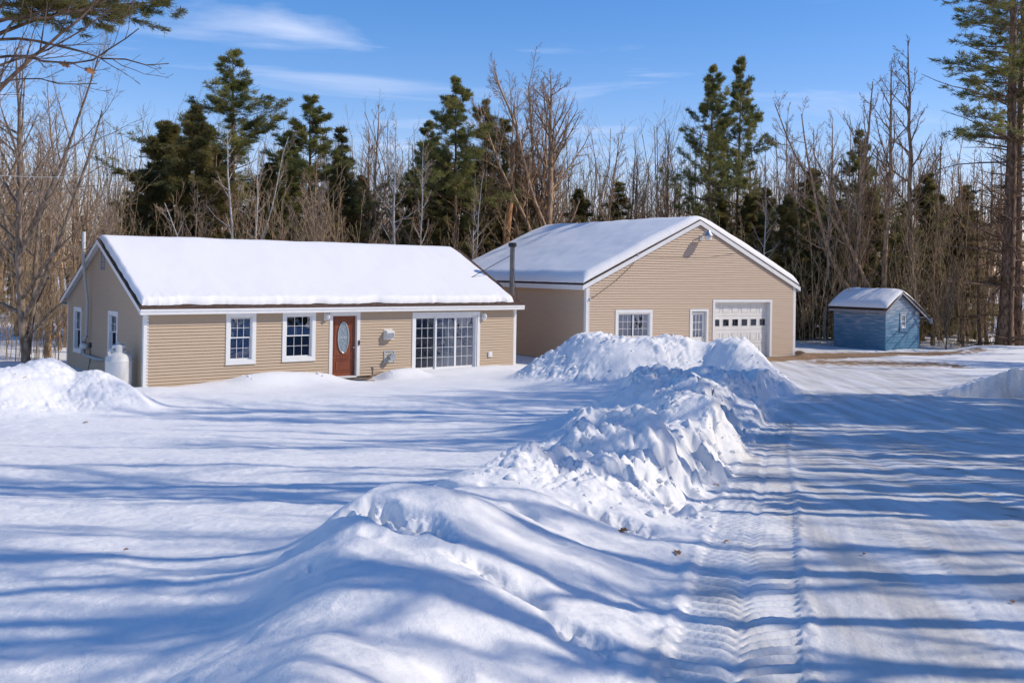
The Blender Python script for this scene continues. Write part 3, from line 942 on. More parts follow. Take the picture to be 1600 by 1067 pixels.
# gable lamp
w = MB()
w.tube([FRONT(6.12, 0.02, 5.40), FRONT(6.12, 0.3, 5.72), FRONT(6.16, 0.42, 5.66)], 0.022, 8)
w.box(6.03, 6.21, 0.012, 0.06, 5.30, 5.50, FRONT)
la = w.build('gable_lamp', M['pvc'], gar)
w = MB(); w.lathe([(0.03, 0.14), (0.09, 0.12), (0.13, 0.04), (0.21, -0.06), (0.24, -0.10), (0.22, -0.10)], FRONT(6.18, 0.44, 5.60), 20); w.build('lamp_shade', M['metal'], la, True)
w = MB(); w.lathe([(0.14, -0.06), (0.16, -0.16), (0.15, -0.27), (0.08, -0.30), (0, -0.305)], FRONT(6.18, 0.44, 5.60), 16); w.build('lamp_glass', M['lampglass'], la, True)
# service cable on the gable
w = MB()
w.tube([FRONT(2.58, 0.05, 4.55), FRONT(2.3, 0.08, 4.15), FRONT(1.4, 0.09, 3.45), FRONT(0.45, 0.06, 2.85), FRONT(0.15, 0.03, 2.7)], 0.012, 5)
w.tube([FRONT(2.58, 0.05, 4.55), FRONT(4.5, 0.05, 4.53), FRONT(6.6, 0.03, 4.56), FRONT(8.4, 0.03, 4.8)], 0.006, 5)
w.tube([FRONT(2.0, 0.07, 4.12), FRONT(2.3, 0.07, 4.30), FRONT(2.52, 0.07, 4.62), FRONT(2.65, 0.05, 4.55), FRONT(2.5, 0.05, 4.45)], 0.014, 6)
w.build('cable', M['wire'], gar)
w = MB(); w.tube([FRONT(2.58, 0.0, 4.58), FRONT(2.58, 0.12, 4.58)], 0.05, 10); w.build('insulator', M['metal'], gar); w = MB(); w.tube([FRONT(0.15, 0.0, 2.7), FRONT(0.15, 0.08, 2.7)], 0.05, 10)
w.build('insulator', M['metal'], gar)
# snow on garage: the roof_snow frame wants x along the ridge -> rotate by 90 degrees
gu = np.array([math.cos(GYAW), math.sin(GYAW), 0]); gv = np.array([-math.sin(GYAW), math.cos(GYAW), 0])
org = np.array([GX, GY, 0]) + gu * GL
roof_snow('roof_snow', GW, GL, gE, gP, 0.10, GVO, 0.08 + 0.05, 0.36, (0.30, 0.42), 21,
          'thick blue white snow blanket covering the roof of the large garage', tuple(org), GYAW + PI / 2,
          ins=(0.03, 0.03, 0.03, 0.02), lump=0.0, wob=0.012, ridge_round=0.5, ns=200, nv=260)

# ================================================================== SHED
cs = np.array([19.36, 51.69, 0]); cr_ = np.array([21.85, 53.49, 0])
SYAW = math.atan2(cr_[1] - cs[1], cr_[0] - cs[0])
SL, SW = 3.0, 3.15
shed = empty('shed', tuple(cs), SYAW, 'small weathered blue wooden shed with rounded snow cap at the edge of the woods', 'shed')
sE, sR = 2.15, 2.98
apx = 1.22          # ridge position along the front
def slo(z): return 0.0 if z < sE else (z - sE) / (sR - sE) * apx
def shi(z): return SL if z < 1.95 else SL - (z - 1.95) / (sR - 1.95) * (SL - apx)
w = MB(); siding(w, FRONT, slo, shi, -0.05, sR, 0.15, [(1.32, 1.78, 1.12, 1.86)], lip=0.02); w.build('wall', M['blue'], shed)
w = MB(); siding(w, LEFT, lambda z: 0, lambda z: SW, 0.0, sE, 0.15, lip=0.02); w.build('wall', M['blue'], shed)
w = MB(); siding(w, RIGHT(SL), lambda z: 0, lambda z: SW, -0.05, 1.95, 0.15, lip=0.02); w.build('wall', M['blue'], shed)
w = MB(); siding(w, BACK(SW), slo, shi, -0.05, sR, 0.15, lip=0.02); w.build('wall', M['blue'], shed)
w = MB(); w.box(-0.025, 0.06, -0.026, -0.003, -0.05, sE, None); w.build('corner_board', M['blue'], shed); w = MB(); w.box(SL - 0.06, SL + 0.025, -0.026, -0.003, -0.05, 1.95)
w.build('corner_board', M['blue'], shed); w = MB(); w.box(-0.026, -0.003, -0.0025, 0.07, -0.05, sE)
w.build('corner_board', M['blue'], shed)
w = MB()
pl = (sR - sE) / apx; pr_ = (sR - 1.95) / (SL - apx)
zl = sE + 0.05 - pl * 0.2; zz = sR + 0.05; zrr = 1.95 + 0.05 - pr_ * 0.75
w.prism([(-0.2, zl), (-0.2, zl + 0.05), (apx, zz + 0.05), (apx, zz)], -0.2, SW + 0.2, fy)
w.prism([(apx, zz), (apx, zz + 0.05), (SL + 0.75, zrr + 0.05), (SL + 0.75, zrr)], -0.2, SW + 0.2, fy)
w.build('roof', M['shingle'], shed)
w = MB()
w.prism([(-0.2, zl - 0.1), (-0.2, zl - 0.002), (apx, zz - 0.002), (apx, zz - 0.1)], -0.2, -0.17, fy)
w.prism([(apx, zz - 0.1), (apx, zz - 0.002), (SL + 0.75, zrr - 0.002), (SL + 0.75, zrr - 0.1)], -0.2, -0.17, fy)
w.box(-0.2, -0.175, -0.169, SW + 0.2, zl - 0.12, zl - 0.003)
w.box(SL + 0.72, SL + 0.95, -0.24, -0.202, zrr - 0.22, zrr + 0.08)
for i in range(6): 
    y = -0.1 + i * 0.6
    w.box(SL + 0.03, SL + 0.7, y, y + 0.06, zrr - 0.03 + 0.12, zrr + 0.03 + 0.12)
w.build('rafter_board', M['greyw'], shed)
w = MB(); frame_box(w, FRONT, 1.22, 1.88, 1.02, 1.96, 0.1, 0.0, 0.05)
w.box(1.18, 1.92, 0.051, 0.09, 0.97, 1.04, FRONT)
swn = w.build('window', M['blue'], shed)
w = MB(); frame_box(w, FRONT, 1.33, 1.77, 1.13, 1.85, 0.05, -0.03, 0.03)
for i in range(1, 3):
    x = 1.38 + 0.34 * i / 3; w.box(x - .01, x + .01, -0.02, 0.0, 1.52, 1.8, FRONT)
w.box(1.38, 1.72, -0.02, 0.002, 1.47, 1.51, FRONT)
w.box(1.38, 1.72, -0.02, -0.012, 1.18, 1.30, FRONT)
w.build('sash', M['white'], swn)
g = MB(); g.quad(FRONT(1.36, -.022, 1.16), FRONT(1.74, -.022, 1.16), FRONT(1.74, -.022, 1.82), FRONT(1.36, -.022, 1.82)); g.build('pane', M['glass'], swn)
w = MB(); w.box(2.55, 2.7, 0.02, 0.12, 1.85, 2.0, FRONT); w.tube([FRONT(2.45, 0.1, 1.93), FRONT(2.82, 0.1, 1.95)], 0.03, 8); w.build('wall_lamp', M['metal'], shed)
# shed snow (own asymmetric form)
ns, nv = 120, 90
S, Vv = np.meshgrid(np.linspace(0, 1, ns), np.linspace(0, 1, nv))
xx = -0.24 + (SL + 0.75 + 0.22) * S; yy = -0.23 + (SW + 0.46) * Vv
d1 = np.minimum(S, 1 - S) * (SL + 0.97); d2 = np.minimum(Vv, 1 - Vv) * (SW + 0.46)
q = lambda d, r: np.sqrt(np.clip(1 - (1 - np.clip(d / r, 0, 1)) ** 2, 0, 1))
zb = np.where(xx < apx, zz + 0.05 - pl * (apx - xx), zz + 0.05 - pr_ * (xx - apx))
a = np.abs(xx - apx); sm = np.sqrt(a * a + 0.16) - 0.3
zs_ = np.where(xx < apx, zz + 0.05 - pl * sm, zz + 0.05 - pr_ * sm)
th = (0.24 - 0.13 * sstep((xx - apx) / 2.0)) * q(d1, 0.35) * q(d2, 0.6) * (1 + 0.12 * fbm(xx, yy, 3, 4))
zq = np.maximum(zs_ - 0.05 + th, zb + 0.004 + 0.3 * th)
i = np.arange(nv - 1)[:, None] * ns + np.arange(ns - 1)[None]
o = link_mesh('roof_snow', np.stack([xx, yy, zq], -1).reshape(-1, 3), np.stack([i, i + 1, i + ns + 1, i + ns], -1).reshape(-1, 4), M['roofsnow'], None, True)
o.location = tuple(cs); o.rotation_euler = (0, 0, SYAW)
tag(o, 'rounded snow cap on the roof of the small blue shed', 'snow', None, 'stuff')

# ================================================================== TERRAIN
edge_px = [(930, 1180), (985, 1067), (1010, 985), (1048, 900), (1075, 835), (1112, 770), (1150, 700), (1180, 655), (1212, 628), (1240, 606)]
edge = np.array([on_ground(*p) for p in edge_px])
edge = np.vstack([[edge[0][0] - 0.9, 2.0, 0], edge, [9.6, 36.0, 0], [9.6, 80, 0]])
_yy = np.linspace(2, 80, 800); _xx = np.interp(_yy, edge[:, 1], edge[:, 0])
for _ in range(6): _xx[6:-6] = np.convolve(_xx, np.ones(13) / 13, 'valid')
edge = np.stack([_xx, _yy, _yy * 0], -1)
ARC = np.concatenate([[0], np.cumsum(np.hypot(np.diff(edge[:, 0]), np.diff(edge[:, 1])))])
XE = lambda y: np.interp(y, edge[:, 1], edge[:, 0])
# crest of the windrow: (distance, px, py)
ridge_in = [(3.2, 430, 1130), (4.4, 470, 1010), (5.2, 520, 962), (6.1, 560, 880), (7.1, 575, 799), (8.2, 640, 790), (9.2, 700, 757), (10.6, 820, 705), (12.3, 925, 654), (13.6, 985, 668),
            (15.2, 1030, 662), (17.0, 1090, 630), (19.5, 1060, 624), (22.0, 1000, 590), (24.5, 1080, 598), (27.5, 1150, 590), (30, 1180, 585), (33, 1190, 575)]
rp = []
for (y, px, py) in ridge_in:
    p = at(px, py, y); rp.append((y, p[0], p[2] - float(gz(y))))
rp = np.array(rp)
def _si(y, ys, vs):
    # cosine-eased interpolation
    k = np.clip(np.searchsorted(ys, y) - 1, 0, len(ys) - 2)
    t = np.clip((y - ys[k]) / (ys[k + 1] - ys[k]), 0, 1)
    t = t * t * (3 - 2 * t)
    return vs[k] * (1 - t) + vs[k + 1] * t
RY = np.linspace(2.5, 34, 1200)
def smooth_interp(y, ys, vs):
    c = _si(RY, ys, vs)
    for _ in range(3): c = np.convolve(np.pad(c, 10, 'edge'), np.ones(21) / 21, 'valid')
    return np.interp(y, RY, c)
WL = np.array([0.85, 0.85, 0.75, 0.62, 0.56, 0.62, 0.7, 0.85, 1.0, 1.0, 1.1, 1.2, 1.1, 1.5, 1.5, 1.6, 1.6, 1.6])


def house_s(x, y):
    dx, dy = x - HX, y - HY
    return dx * math.cos(HYAW) + dy * math.sin(HYAW), -(-dx * math.sin(HYAW) + dy * math.cos(HYAW))   # along, out of the front


def garage_s(x, y):
    dx, dy = x - GX, y - GY
    return dx * math.cos(GYAW) + dy * math.sin(GYAW), -(-dx * math.sin(GYAW) + dy * math.cos(GYAW))


def mound(x, y, cx, cy, rx, ry, rot, h, p=2.0):
    c_, s_ = math.cos(rot), math.sin(rot)
    a = ((x - cx) * c_ + (y - cy) * s_) / rx
    b = (-(x - cx) * s_ + (y - cy) * c_) / ry
    r = np.sqrt(a * a + b * b)
    return h * np.exp(-(r ** p))


def mpx(x, y, px, py, dist, rx, ry, rot=0, p=2.4):
    t = at(px, py, dist)
    return mound(x, y, t[0], dist, rx, ry, rot, t[2] - float(gz(dist)), p)


def terrain(x, y):
    g = gz(y) + 0.0 * x
    # gentle undulation of the open field
    wx = x + 1.2 * perlin(x * .12, y * .12, 91)
    und = 0.10 * fbm(wx * 0.10 + 3, y * 0.22, 3, 11) + 0.035 * fbm(x * 0.5, y * 0.8, 3, 23)
    xe = XE(y)
    right = sstep((x - xe + 0.2) / 0.5) * sstep((xe + 9.6 - x) / 1.0)         # 1 on the driveway
    farlane = sstep((y - 33) / 4) * sstep((x - 9) / 2)
    g = g + und * (1 - right) + 0.02 * fbm(x * 0.5, y * 0.35, 3, 31) * right
    g = g + (1 - right) * (y < 30) * (0.005 * fbm(x * 8, y * 8, 3, 221) + 0.012 * fbm(x * 2.2, y * 3.0, 3, 223))
    # --- windrow
    xr = smooth_interp(y, rp[:, 0], rp[:, 1]); A = smooth_interp(y, rp[:, 0], rp[:, 2]); wl = smooth_interp(y, rp[:, 0], WL)
    A = A * (1 - sstep((y - 31) / 3.0)) * (1 - 0.14 * np.exp(-((y - 16.5) / 3.0) ** 2)) * (1 + 0.30 * np.exp(-((y - 7.0) / 0.9) ** 2))
    wx2 = 0.25 * perlin(x * 0.9, y * 0.9, 41)
    kb0 = sstep((y - 9.3) / 1.2) * (1 - sstep((y - 32) / 2))
    va, ea = cells(x * 1.9 + 0.2 * perlin(x * 3, y * 3, 201), y * 1.9, 203); vb, eb = cells(x * 4.6, y * 4.6 + 0.3 * perlin(x * 5, y * 5, 205), 207)
    jag = (0.26 * (va - 0.5) * sstep(ea / 0.3) + 0.14 * (vb - 0.5) * sstep(eb / 0.3) + 0.07 * perlin(x * 6, y * 6, 209)) * kb0
    dl = (xr - x + wx2 * sstep((xr - x) / 0.6)) / wl
    left = np.exp(-np.clip(dl, 0, None) ** 1.45)
    span = np.maximum(xe - xr, 0.5)
    t = np.clip((x - xr) / span, 0, 1.3)
    tw = t + 0.06 * perlin(x * 1.3, y * 1.3, 43) * sstep(t / 0.3) + 0.7 * jag * sstep(t / 0.3)
    soft = np.clip(1 - tw, 0, 1) ** 0.85
    block = 1 - sstep((tw - 0.42) / 0.60)
    kb = sstep((y - 9.3) / 1.2) * (1 - sstep((y - 21) / 3)) + 0.0
    prof = np.where(x < xr, left, sstep(soft) * (1 - kb) + block * kb)
    B = A * prof
    # saddle hollows between the mounds on the near bank
    B = B * (1 + (0.08 + 0.10 * sstep((y - 9) / 3)) * perlin(x * 0.7 + 4, y * 0.7, 47) + 0.10 * perlin(x * 1.7, y * 1.7, 53))
    B = B + (0.03 + 0.07 * sstep((y - 9) / 3)) * prof * np.clip(perlin(x * 0.55 + 9, y * 1.1 + 2, 59), -1, 1) * 2
    # hollow / slab in front of the rough block
    mounds = [
        mpx(x, y, 1000, 532, 34.5, 2.6, 1.6, 0.2, 2.6), mpx(x, y, 925, 522, 35.5, 1.5, 1.6, 0.2, 2.4),
        mpx(x, y, 1150, 531, 34.0, 1.25, 1.7, 0.1, 2.6), mpx(x, y, 1075, 533, 35.0, 1.9, 1.5, 0, 2.6), mpx(x, y, 868, 556, 35.5, 1.1, 1.2, 0, 2.2),
        mpx(x, y, 1195, 572, 33.0, 0.75, 1.3, 0.1, 2.2), mpx(x, y, 1010, 588, 24.0, 0.9, 1.4, 0.2, 2.2),
        mpx(x, y, 1120, 606, 26.5, 1.4, 1.8, 0.2, 2.3), mpx(x, y, 1070, 628, 17.5, 1.0, 1.1, 0.2, 2.6),
        mpx(x, y, 1100, 572, 30.0, 1.5, 1.6, 0.2, 2.2),
        # pile beside the gas tank, left of the house
        mpx(x, y, 75, 562, 26.5, 1.1, 1.5, 0.3, 2.0), mpx(x, y, 150, 580, 26.5, 1.1, 1.2, 0.4, 2.2), mpx(x, y, 5, 580, 25.5, 1.5, 1.6, 0, 2.2),
        mpx(x, y, 200, 604, 26.3, 0.6, 0.8, 0.2, 2.2), mpx(x, y, -90, 585, 25, 1.6, 1.6, 0, 2.2),
        # snow bank on the far right of the lane
        mpx(x, y, 1640, 582, 30.0, 2.2, 4.0, -0.3, 3.0), mpx(x, y, 1690, 600, 25.0, 2.0, 3.5, -0.2, 3.0),
    ]
    s_, o_ = house_s(x, y)
    hb = lambda a, b, h, wd, c0: h * np.exp(-((s_ - a) / b) ** 4) * np.exp(-np.clip((o_ - c0) / wd, -9, 9) ** 2) 
    mounds.append(hb(4.3, 1.9, 0.34, 0.75, 0.9)); mounds.append(hb(1.2, 2.4, 0.13, 0.8, 0.9))
    mounds.append(hb(9.0, 0.85, 0.30, 0.6, 0.75)); mounds.append(hb(12.3, 3.4, 0.10, 0.7, 0.7))
    t_, q_ = garage_s(x, y)
    mounds.append(mound(x, y, *(np.array([GX, GY]) + gu[:2] * 12.3 - gv[:2] * 0.0), 0.45, 0.5, 0, 0.28))
    # plough berm along the far side of the lane, foot of the woods
    mounds.append(0.32 * np.exp(-((y - 52.0 - 0.12 * (x - 24) + 0.5 * perlin(x * 0.3, x * 0 + 1, 61)) / 1.0) ** 2) * sstep((x - 22.5) / 2))
    mounds = np.array(mounds)
    Mx = (np.clip(mounds, 0, None) ** 4).sum(0) ** 0.25
    pile = (np.clip(mounds[[0, 1, 2, 3, 4, 5, 6, 7, 8, 9, 10, 11, 12, 13, 14, 15, 16]], 0, None) ** 4).sum(0) ** 0.25
    Bt = (np.clip(B, 0, None) ** 4 + Mx ** 4) ** 0.25
    # rough clods
    rough = kb * prof * sstep((x - xr + 1.0) / 1.0) + 0.8 * sstep(pile / 0.35) + 0.35 * prof * sstep((y - 20) / 2)
    rough = np.clip(rough, 0, 1) * sstep(Bt / 0.12)
    modr = sstep(0.5 + 1.6 * perlin(x * 0.6, y * 0.6, 71))
    rough = rough * np.where(x < -8, 0.55, 1.0)
    rgh = rough * (0.45 + 0.55 * modr)
    cl = billow(x * 0.85 + 0.3 * perlin(x * 2, y * 2, 84), y * 0.85, 6, 83, 0.58) - 1.0
    fr = fbm(x * 5, y * 5, 4, 87, 0.6)
    wxx = x + 0.10 * perlin(x * 3, y * 3, 161); wyy = y + 0.10 * perlin(x * 3 + 5, y * 3, 162)
    v1, e1 = cells(wxx * 2.3, wyy * 2.3, 171); v2, e2 = cells(wxx * 5.5, wyy * 5.5, 181)
    slab = (0.075 * v1 * sstep(e1 / 0.22) + 0.05 * v2 * sstep(e2 / 0.25)) * sstep((perlin(x * 0.5 + 3, y * 0.5, 191) + 0.25) / 0.35)
    Bt = Bt + rough * slab * np.where(y > 20, 1.4, 1.0)
    amp = np.where(y > 20, 0.08, 0.07)
    Bt = Bt + rgh * (amp * cl + 0.030 * fr * np.clip(16 / np.maximum(y, 8), .6, 1.3))
    # melt pockets on the smooth near mound
    near = prof * (1 - kb) * (y < 12)
    pk = np.clip(perlin(x * 2.4 + 1.3, y * 2.4, 97) - 0.12, 0, 1) * sstep((perlin(x * 0.8, y * 0.8, 99) + 0.05) / 0.3)
    Bt = Bt - near * 0.30 * pk * sstep(Bt / 0.25)
    for (px_, py_, d_, a_, b_, rt_, dp_) in ((620, 842, 6.7, 0.42, 0.17, -0.5, 0.17), (575, 822, 6.9, 0.15, 0.12, 0.0, 0.10), (770, 905, 6.1, 0.3, 0.13, -0.4, 0.12), (905, 955, 5.7, 0.22, 0.12, -0.6, 0.12), (955, 815, 9.0, 0.42, 0.24, -0.6, 0.24), (480, 905, 6.0, 0.13, 0.07, 0.2, 0.05)):
        t_p = at(px_, py_, d_)
        Bt = Bt - mound(x + 0.06 * perlin(x * 5, y * 5, 141), y + 0.06 * perlin(x * 5 + 9, y * 5, 142), t_p[0], d_, a_, b_, rt_, dp_, 4.0) * (0.7 + 0.6 * fbm(x * 7, y * 7, 3, 143))
    Bt = Bt + near * 0.012 * fbm(x * 3, y * 3, 3, 101)
    Bt = Bt * (1 - sstep((x - xe + jag * 0.55) / 0.35) * (y < 32))
    # crumbs thrown on the lane edge
    eg = np.exp(-((x - xe) / 0.28) ** 2) * (y < 33)
    z = g + Bt + eg * 0.03 * np.clip(fbm(x * 4, y * 4, 3, 103) + 0.1, 0, 1)
    # --- tread track
    slope = np.interp(y, edge[:, 1], np.gradient(edge[:, 0], edge[:, 1]))
    cosn = 1 / np.sqrt(1 + slope ** 2)
    d = (x - xe) * cosn
    s_al = np.interp(y, edge[:, 1], ARC)
    inl = (y < 26)
    def lugtrack(dc, half, depth, fade=1.0):
        dd = (d - dc) / half
        win = 1 - sstep((np.abs(dd) - 0.9) / 0.15)
        ph = s_al / 0.14 - np.abs(dd) * 0.85 + 0.12 * perlin(x * 2, y * 2, 107)
        lug = sstep((np.cos(ph * 2 * PI) + 0.75) / 1.5)
        gap = np.exp(-(dd / 0.13) ** 2)
        return win * fade * (-0.02 * depth / 0.02 * 0.45 + depth * (lug - 0.4) * (1 - gap) )
    fadey = sstep(0.85 + perlin(x * .7, y * .25, 109) * 1.5)
    z = z + inl * (lugtrack(0.55, 0.36, 0.05) * (0.7 + 0.3 * fadey) + 0.018 * np.exp(-((np.abs(d - 0.55) - 0.42) / 0.05) ** 2) * (1 + fbm(x * 6, y * 6, 3, 151)) + lugtrack(1.75, 0.33, 0.010, fadey * (y < 16)) + lugtrack(3.15, 0.33, 0.008, fadey * (y < 16)))
    # lengthwise ruts and scrape lines
    lane = sstep((d - 0.1) / 0.5) * sstep((9.0 - d) / 1.0)
    z = z + lane * (0.010 * fbm(d * 3.0, s_al * 0.10, 4, 113) + 0.0035 * fbm(d * 7, s_al * 0.4, 2, 117) * sstep((np.abs(d - 0.55) - 0.4) / 0.1) + 0.006 * fbm(x * 2.5, y * 2.5, 4, 119))
    for dc in (2.35, 3.7): z = z - 0.02 * lane * np.exp(-((d - dc) / 0.22) ** 2)
    # bare step by the front door
    cut = np.exp(-((s_ - 7.15) / 0.85) ** 6) * np.exp(-((o_ - 0.2) / 0.95) ** 6)
    z = z * (1 - cut) + cut * (-0.16)
    # keep the snow out of the buildings
    cutg = sstep((t_ + 0.5) / 0.5) * sstep((GL + 0.4 - t_) / 0.4) * sstep((-q_ + 0.6) / 0.6)
    z = z * (1 - cutg) + cutg * (-0.02)
    ins = (s_ > 0.1) & (s_ < HL - .1) & (o_ < -0.1) & (o_ > -HW)
    z = np.where(ins, np.minimum(z, -0.3), z)
    # strip of plain packed ground before the garage
    # dirt mask
    dirt = np.zeros_like(z)
    dirt = np.maximum(dirt, 1.0 * np.exp(-np.abs((q_ - 0.9) / 1.3) ** 3) * sstep((t_ - 6) / 1.0) * (1 - sstep((t_ - 16) / 6)))
    nearshed = np.exp(-(((x - 17.5) * 0.75 + (y - 49.0) * -0.3) / 5.0) ** 4) * np.exp(-((y - 49.2 - (x - 17.5) * 0.28) / 1.0) ** 4)
    dirt = np.maximum(dirt, nearshed)
    dirt = np.maximum(dirt, 0.80 * np.exp(-((y - 44.0) / 2.2) ** 2) * sstep((x - 11) / 3) * (1 - sstep((x - 19) / 3)))
    dirt = np.maximum(dirt, 0.62 * mound(x, y, 17.5, 33.5, 1.8, 0.9, 0, 1.0))
    dirt = np.maximum(dirt, cut * 1.0)
    dirt = np.maximum(dirt, 0.40 * lane * np.exp(-((d - 3.2) / 1.5) ** 2) * (y < 22))
    dirt = np.where(o_ < 0.25, np.where((s_ > 6.3) & (s_ < 8.6) & (o_ > -1), np.maximum(dirt, 1), dirt), dirt)
    bankish = (Bt > 0.09)
    return z, dirt, Bt, d


uu = np.concatenate([np.linspace(-2.2, -0.67, 70), np.linspace(-0.66, 0.66, 860), np.linspace(0.67, 2.4, 80)])
ys = np.concatenate([np.linspace(1.0, 3.9, 50), np.exp(np.linspace(math.log(4.0), math.log(64.0), 920))])
NU, NY = len(uu), len(ys)
U, Yg = np.meshgrid(uu, ys)
Xg = U * Yg
Zg, Dg, Bg, Dl = terrain(Xg, Yg)
# tuck the outline of the fine sheet a little
rim = np.minimum(np.minimum((U - uu[0]) / 0.03, (uu[-1] - U) / 0.03), np.minimum((64 - Yg) / 3.0, (Yg - 1.0) / 0.2))
Zg = Zg - 0.25 * (1 - sstep(rim))
V3 = np.stack([Xg, Yg, Zg], -1).reshape(-1, 3).astype(np.float32)
# normals from the whole sheet
P = V3.reshape(NY, NU, 3).astype(np.float64)
du = np.gradient(P, axis=1); dy = np.gradient(P, axis=0)
Nn = np.cross(du, dy); Nn /= np.linalg.norm(Nn, axis=-1, keepdims=True)
Nn = Nn.reshape(-1, 3)
I = np.arange(NY - 1)[:, None] * NU + np.arange(NU - 1)[None]
Fq = np.stack([I, I + 1, I + NU + 1, I + NU], -1).reshape(-1, 4)
cx_ = Xg[:-1, :-1].ravel(); cy_ = Yg[:-1, :-1].ravel(); cb = Bg[:-1, :-1].ravel(); cd = Dl[:-1, :-1].ravel(); cz_ = Dg[:-1, :-1].ravel()
cls = np.zeros(len(Fq), int)                       # 0 field
lanew = (cd > 0.0) & (cd < 9.0)
cls[lanew] = 1
bk = (cb > 0.12) & (cy_ < 31.0) & (cd < 0.05) & (cx_ > -6)
cls[bk] = 2
ts, qs = garage_s(cx_, cy_)
cls[(cb > 0.12) & (cy_ >= 31.0) & (cx_ > 0.0) & (cx_ < 11) & (cy_ < 39) & (qs > 1.5)] = 3
cls[(cb > 0.12) & (cx_ < -9) & (cy_ > 22.5) & (cy_ < 29.5)] = 4
cls[(cb > 0.12) & (cx_ > 13) & (cy_ > 20) & (cy_ < 36)] = 5


GR = (sstep((8.8 - Dl) / 1.2) * sstep((Dl + 0.1 + 0.25 * fbm(Xg * 1.5, Yg * 1.5, 3, 131)) / 0.9) * sstep((0.25 - Bg) / 0.2)).ravel().astype(np.float32)


def sub_sheet(k, name, mt):
    F = Fq[cls == k]
    ids, inv = np.unique(F.ravel(), return_inverse=True)
    F2 = inv.reshape(-1, 4)
    o = link_mesh(name, V3[ids], F2, mt, None, True)
    a = o.data.attributes.new('dirt', 'FLOAT', 'POINT')
    a.data.foreach_set('value', Dg.ravel()[ids].astype(np.float32))
    a = o.data.attributes.new('grime', 'FLOAT', 'POINT')
    a.data.foreach_set('value', GR[ids])
    o.data.normals_split_custom_set_from_vertices(Nn[ids].tolist())
    return o


tag(sub_sheet(0, 'snow_ground', M['snow']), kind='structure')
tag(sub_sheet(1, 'driveway', M['road']), kind='structure')
tag(sub_sheet(2, 'snow_bank', M['bank']), 'long lumpy ploughed snow bank running along the left edge of the driveway', 'snow bank', None, 'stuff')
tag(sub_sheet(3, 'snow_pile', M['bank']), 'tallest ploughed snow pile heaped in front of the garage', 'snow pile', None, 'stuff')
tag(sub_sheet(4, 'snow_pile', M['bank']), 'ploughed snow pile in front of the gas tank and shaded house end', 'snow pile', None, 'stuff')
tag(sub_sheet(5, 'snow_pile', M['bank']), 'low snow pile across the driveway on its right edge', 'snow pile', None, 'stuff')
# wide surrounding ground
nx = 160
X2, Y2 = np.meshgrid(np.linspace(-160, 160, nx), np.linspace(-60, 260, nx))
Z2 = gz(Y2) - 0.32 + 0.15 * fbm(X2 * 0.05, Y2 * 0.05, 3, 5)
Z2 = Z2 + sstep((Y2 - 75) / 120) * 2.0
Z2 = np.where((np.abs(X2) > np.abs(Y2) * 2.1 + 2) | (Y2 < 1), Z2 + 0.3, Z2)
I = np.arange(nx - 1)[:, None] * nx + np.arange(nx - 1)[None]
o = link_mesh('woodland_ground', np.stack([X2, Y2, Z2], -1).reshape(-1, 3), np.stack([I, I + 1, I + nx + 1, I + nx], -1).reshape(-1, 4), M['snow'], None, True)
tag(o, kind='structure')


def zt(x, y):
    z, *_ = terrain(np.array([[float(x)]]), np.array([[float(y)]]))
    return float(z[0, 0])


# loose clods on the banks (one uncountable scatter)
ico = np.array([(0, 0, 1)] + [(math.cos(a) * 0.9, math.sin(a) * 0.9, 0.4) for a in np.arange(6) * PI / 3] + [(math.cos(a + .5), math.sin(a + .5), -0.4) for a in np.arange(6) * PI / 3] + [(0, 0, -1)])
icf = [(0, 1 + i, 1 + (i + 1) % 6) for i in range(6)] + [(1 + i, 7 + i, 1 + (i + 1) % 6) for i in range(6)] + [(1 + (i + 1) % 6, 7 + i, 7 + (i + 1) % 6) for i in range(6)] + [(7 + i, 13, 7 + (i + 1) % 6) for i in range(6)]
icf = np.array(icf)
cv, cf = [], []
cand_x = rng.uniform(-9, 10, 60000); cand_y = np.exp(rng.uniform(math.log(5.5), math.log(36), 60000))
_, _, bb, dd_ = terrain(cand_x[None], cand_y[None])
bb = bb[0]; dd_ = dd_[0]
wgt = np.where((cand_y > 9.5) & (cand_y < 20) & (dd_ < 0.25) & (dd_ > -2.2) & (bb > 0.06), 1.0, 0) + np.where((cand_y >= 20) & (bb > 0.2), 0.3, 0) + np.where((dd_ > -0.35) & (dd_ < 0.3) & (cand_y < 30) & (cand_y > 9), 0.3, 0)
keep = np.where(rng.uniform(0, 1, 60000) < wgt * 0.55)[0][:620]
kx, ky = cand_x[keep], cand_y[keep]
kz = terrain(kx[None], ky[None])[0][0]
for x, y, z in zip(kx, ky, kz):
    r = 0.012 * math.exp(abs(random.gauss(0, 0.65))) * (1 if y < 20 else 2.0)
    r = min(r, 0.06 if y < 20 else 0.09)
    q_ = ico * np.array([r * random.uniform(.8, 1.4), r * random.uniform(.8, 1.4), r * random.uniform(.6, 1)]) * rng.uniform(0.8, 1.2, (14, 1))
    a = random.uniform(0, 2 * PI); c_, s_ = math.cos(a), math.sin(a)
    q_ = q_ @ np.array([[c_, s_, 0], [-s_, c_, 0], [0, 0, 1]])
    n0 = len(cv) * 14
    cv.append(q_ + np.array([x, y, z + r * 0.25])); cf.append(icf + n0)
tag(link_mesh('snow_crumbs', np.vstack(cv), np.vstack(cf), M['bank'], None, True), 'loose clods and crumbs of snow scattered over the ploughed bank', 'snow clods', None, 'stuff')

